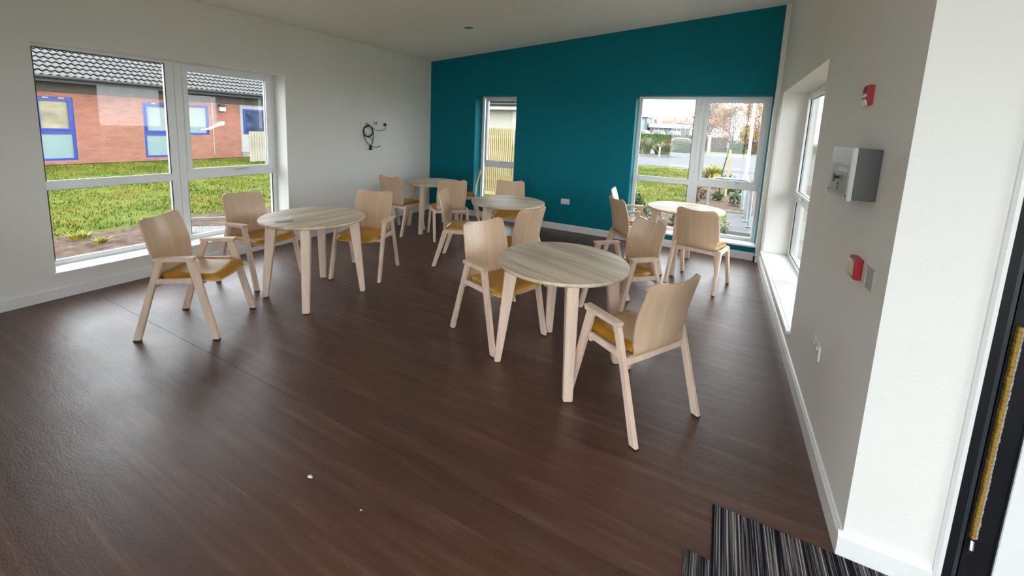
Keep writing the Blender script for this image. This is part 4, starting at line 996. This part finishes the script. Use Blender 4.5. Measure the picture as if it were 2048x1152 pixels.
# wall split round its openings
def b_of(y): return y
OP = [(4.40, 5.27, .02, 2.02), (7.05, 8.12, .02, 2.02), (8.12, 9.18, .86, 2.02), (10.42, 11.9, .1, 2.25)]
wall = MB(); wall_cells(wall, 0, 0, -.3, -10, 16, 0, lambda u: 2.62, [(a-8, b_-8, bz(c), bz(d)) for a, b_, c, d in OP])
wall.build('wall', M['brick'], bb)
def bwin(y0, y1, z0, z1, tz, panes, top):
    f = bars(MB(), y0-8, y1-8, bz(z0), bz(z1), -.09, -.02, .07, .07, .07, .07); mb = MB()
    mb.v = [(b_, a, c) for a, b_, c in f.v]; mb.f = f.f
    if tz: mb.box(-.09, -.02, y0-8+.07, y1-8-.07, bz(tz)-.06, bz(tz)+.06)
    w_ = mb.build('window', M['blue'], bb)
    if tz:
        MB().box(-.07, -.06, y0-8+.06, y1-8-.06, bz(z0)+.06, bz(tz)-.05).build('pane', M['frost'], w_)
        MB().box(-.07, -.06, y0-8+.06, y1-8-.06, bz(tz)+.05, bz(z1)-.06).build('pane', M[top], w_)
        # opening casement
        f = bars(MB(), y0-8+.07, y1-8-.07, bz(tz)+.06, bz(z1)-.07, -.02, .012, .05, .05, .05, .05); c = MB(); c.v = [(b_, a, q) for a, b_, q in f.v]; c.f = f.f
        c.build('casement', M['blue'], w_)
        for q in (.3, .7): MB().box(-.018, .02, y0-8+(y1-y0)*q-.06, y0-8+(y1-y0)*q+.06, bz(z1)-.045, bz(z1)-.015).build('vent_cover', M['white'], w_)
    else:
        MB().box(-.07, -.06, y0-8+.06, y1-8-.06, bz(z0)+.06, bz(z1)-.06).build('pane', M[top], w_)
        MB().box(-.058, -.052, y0-8+.07, y1-8-.07, bz(z0)+.07, bz(z0)+.35).build('lower_pane', M['frost'], w_)
bwin(4.40, 5.27, .02, 2.02, .93, 2, 'roompane'); bwin(7.05, 8.12, .02, 2.02, .90, 2, 'blind'); bwin(8.12, 9.18, .86, 2.02, None, 1, 'blind')
# white door panel with a blue-framed window
MB().box(-.12, -.03, 10.42-8, 11.9-8, bz(.1), bz(2.25)).build('door_panel', M['panel'], bb)
f = bars(MB(), 10.55-8, 11.8-8, bz(.92), bz(1.99), -.03, .02, .07, .07, .07, .07); c = MB(); c.v = [(b_, a, q) for a, b_, q in f.v]; c.f = f.f
c.build('door_window', M['blue'], bb); MB().box(-.029, -.015, 10.62-8, 11.73-8, bz(.99), bz(1.92)).build('pane', M['darkpane'], bb)
MB().box(-.05, .03, 10.42-8, 11.9-8, bz(-.1), bz(.12)).build('door_step', M['kerb'], bb)
# soffit, fascia, gutter, wall lamp, conduit
MB().box(-.02, .50, -18, 10, 2.60, 2.64).build('soffit', M['soffit'], bb)
MB().box(.0, .05, -18, 10, 2.28, 2.60).build('eaves_shade_board', M['soffit'], bb)  # dark board standing in for the shade below the soffit
MB().box(.48, .51, -18, 10, 2.56, 2.74).build('fascia', M['fascia'], bb)
MB().tube([(.57, -18, 2.70), (.57, 10, 2.70)], .06, 10).build('gutter', M['fascia'], bb)
lm = MB().box(0, .12, 9.56-8, 9.80-8, bz(1.84), bz(2.02)).build('wall_lamp', M['white'], bb, bevel=.01); MB().box(.0, .16, 9.55-8, 9.74-8, bz(2.02), bz(2.12)).build('lamp_hood', M['fascia'], lm)
MB().tube([(.02, 9.32-8, bz(.05)), (.02, 9.32-8, bz(2.3))], .012, 6).build('conduit', M['white'], bb)
rf = roof(bb, (.56, 0, 2.70), R(90), R(30), (-50, 30), 16, (-12, 12), 12)
# weathered fence panel by the door
wf = tag(empty('fence_panel', (-16.2, 9.72, G)), 'weathered vertical board fence panel by the white door', 'fence')
for k in range(8):
    o = MB().box(-.012, .012, -.045, .045, .03+rnd.uniform(-.01, .01), 1.20+rnd.uniform(-.01, .01)).build('fence_board', M['oldwood'], wf, bevel=.003, smooth=0, loc=(rnd.uniform(-.003, .003), -.34+k*.098, 0))
for z in (.25, .95): MB().box(-.06, -.013, -.42, .42, z, z+.07).build('fence_rail', M['oldwood'], wf)
MB().box(-.10, -.012, .41, .50, -.1, 1.28).build('fence_post', M['oldwood'], wf)

# ------------------------------------------------------------------ grass blades on the lawns (stuff)
def turf(n, region, h0, h1, seed, name, label, cluster=3):
    r = random.Random(seed); mb = MB()
    x0, x1, y0, y1, ok = region
    while len(mb.f) < n:
        x = r.uniform(x0, x1); y = r.uniform(y0, y1)
        if not ok(x, y): continue
        if mnoise.noise(Vector((x*1.1, y*1.1, 3))) < r.uniform(-.7, .3): continue
        for _ in range(cluster):
            a = r.uniform(0, 6.283); h = r.uniform(h0, h1); l = h*r.uniform(.2, .9); w_ = r.uniform(.006, .012)
            dx, dy = math.cos(a), math.sin(a); px, py = x+r.gauss(0, .025), y+r.gauss(0, .025); z = G-.035
            mb.add([(px-dy*w_, py+dx*w_, z), (px+dy*w_, py-dx*w_, z), (px+dx*l, py+dy*l, z+h)], [(0, 1, 2)])
    o = mb.build(name, M['blade'], smooth=0); return tag(o, label, 'grass', kind='stuff')
turf(64000, (-18.4, -7.7, 1.5, 12.5, lambda x, y: x < -8.1+.35*mnoise.noise(Vector((0, y*1.3, 0))) or (rnd.random() < .05 and x < -7.4)),   .03, .075, 51, 'lawn_grass', 'short green grass of the lawn outside the big left window')
turf(22000, (-4.6, .2, 8.0, 23.2, lambda x, y: (x < -.75 or y > 19.8) and not (x < -5.0 and y > 12.9) and not (y < 9.8 and x > -2.6) and x > -.33*y), .03, .075, 52, 'lawn_grass', 'short green grass of the lawn outside the teal-wall window')
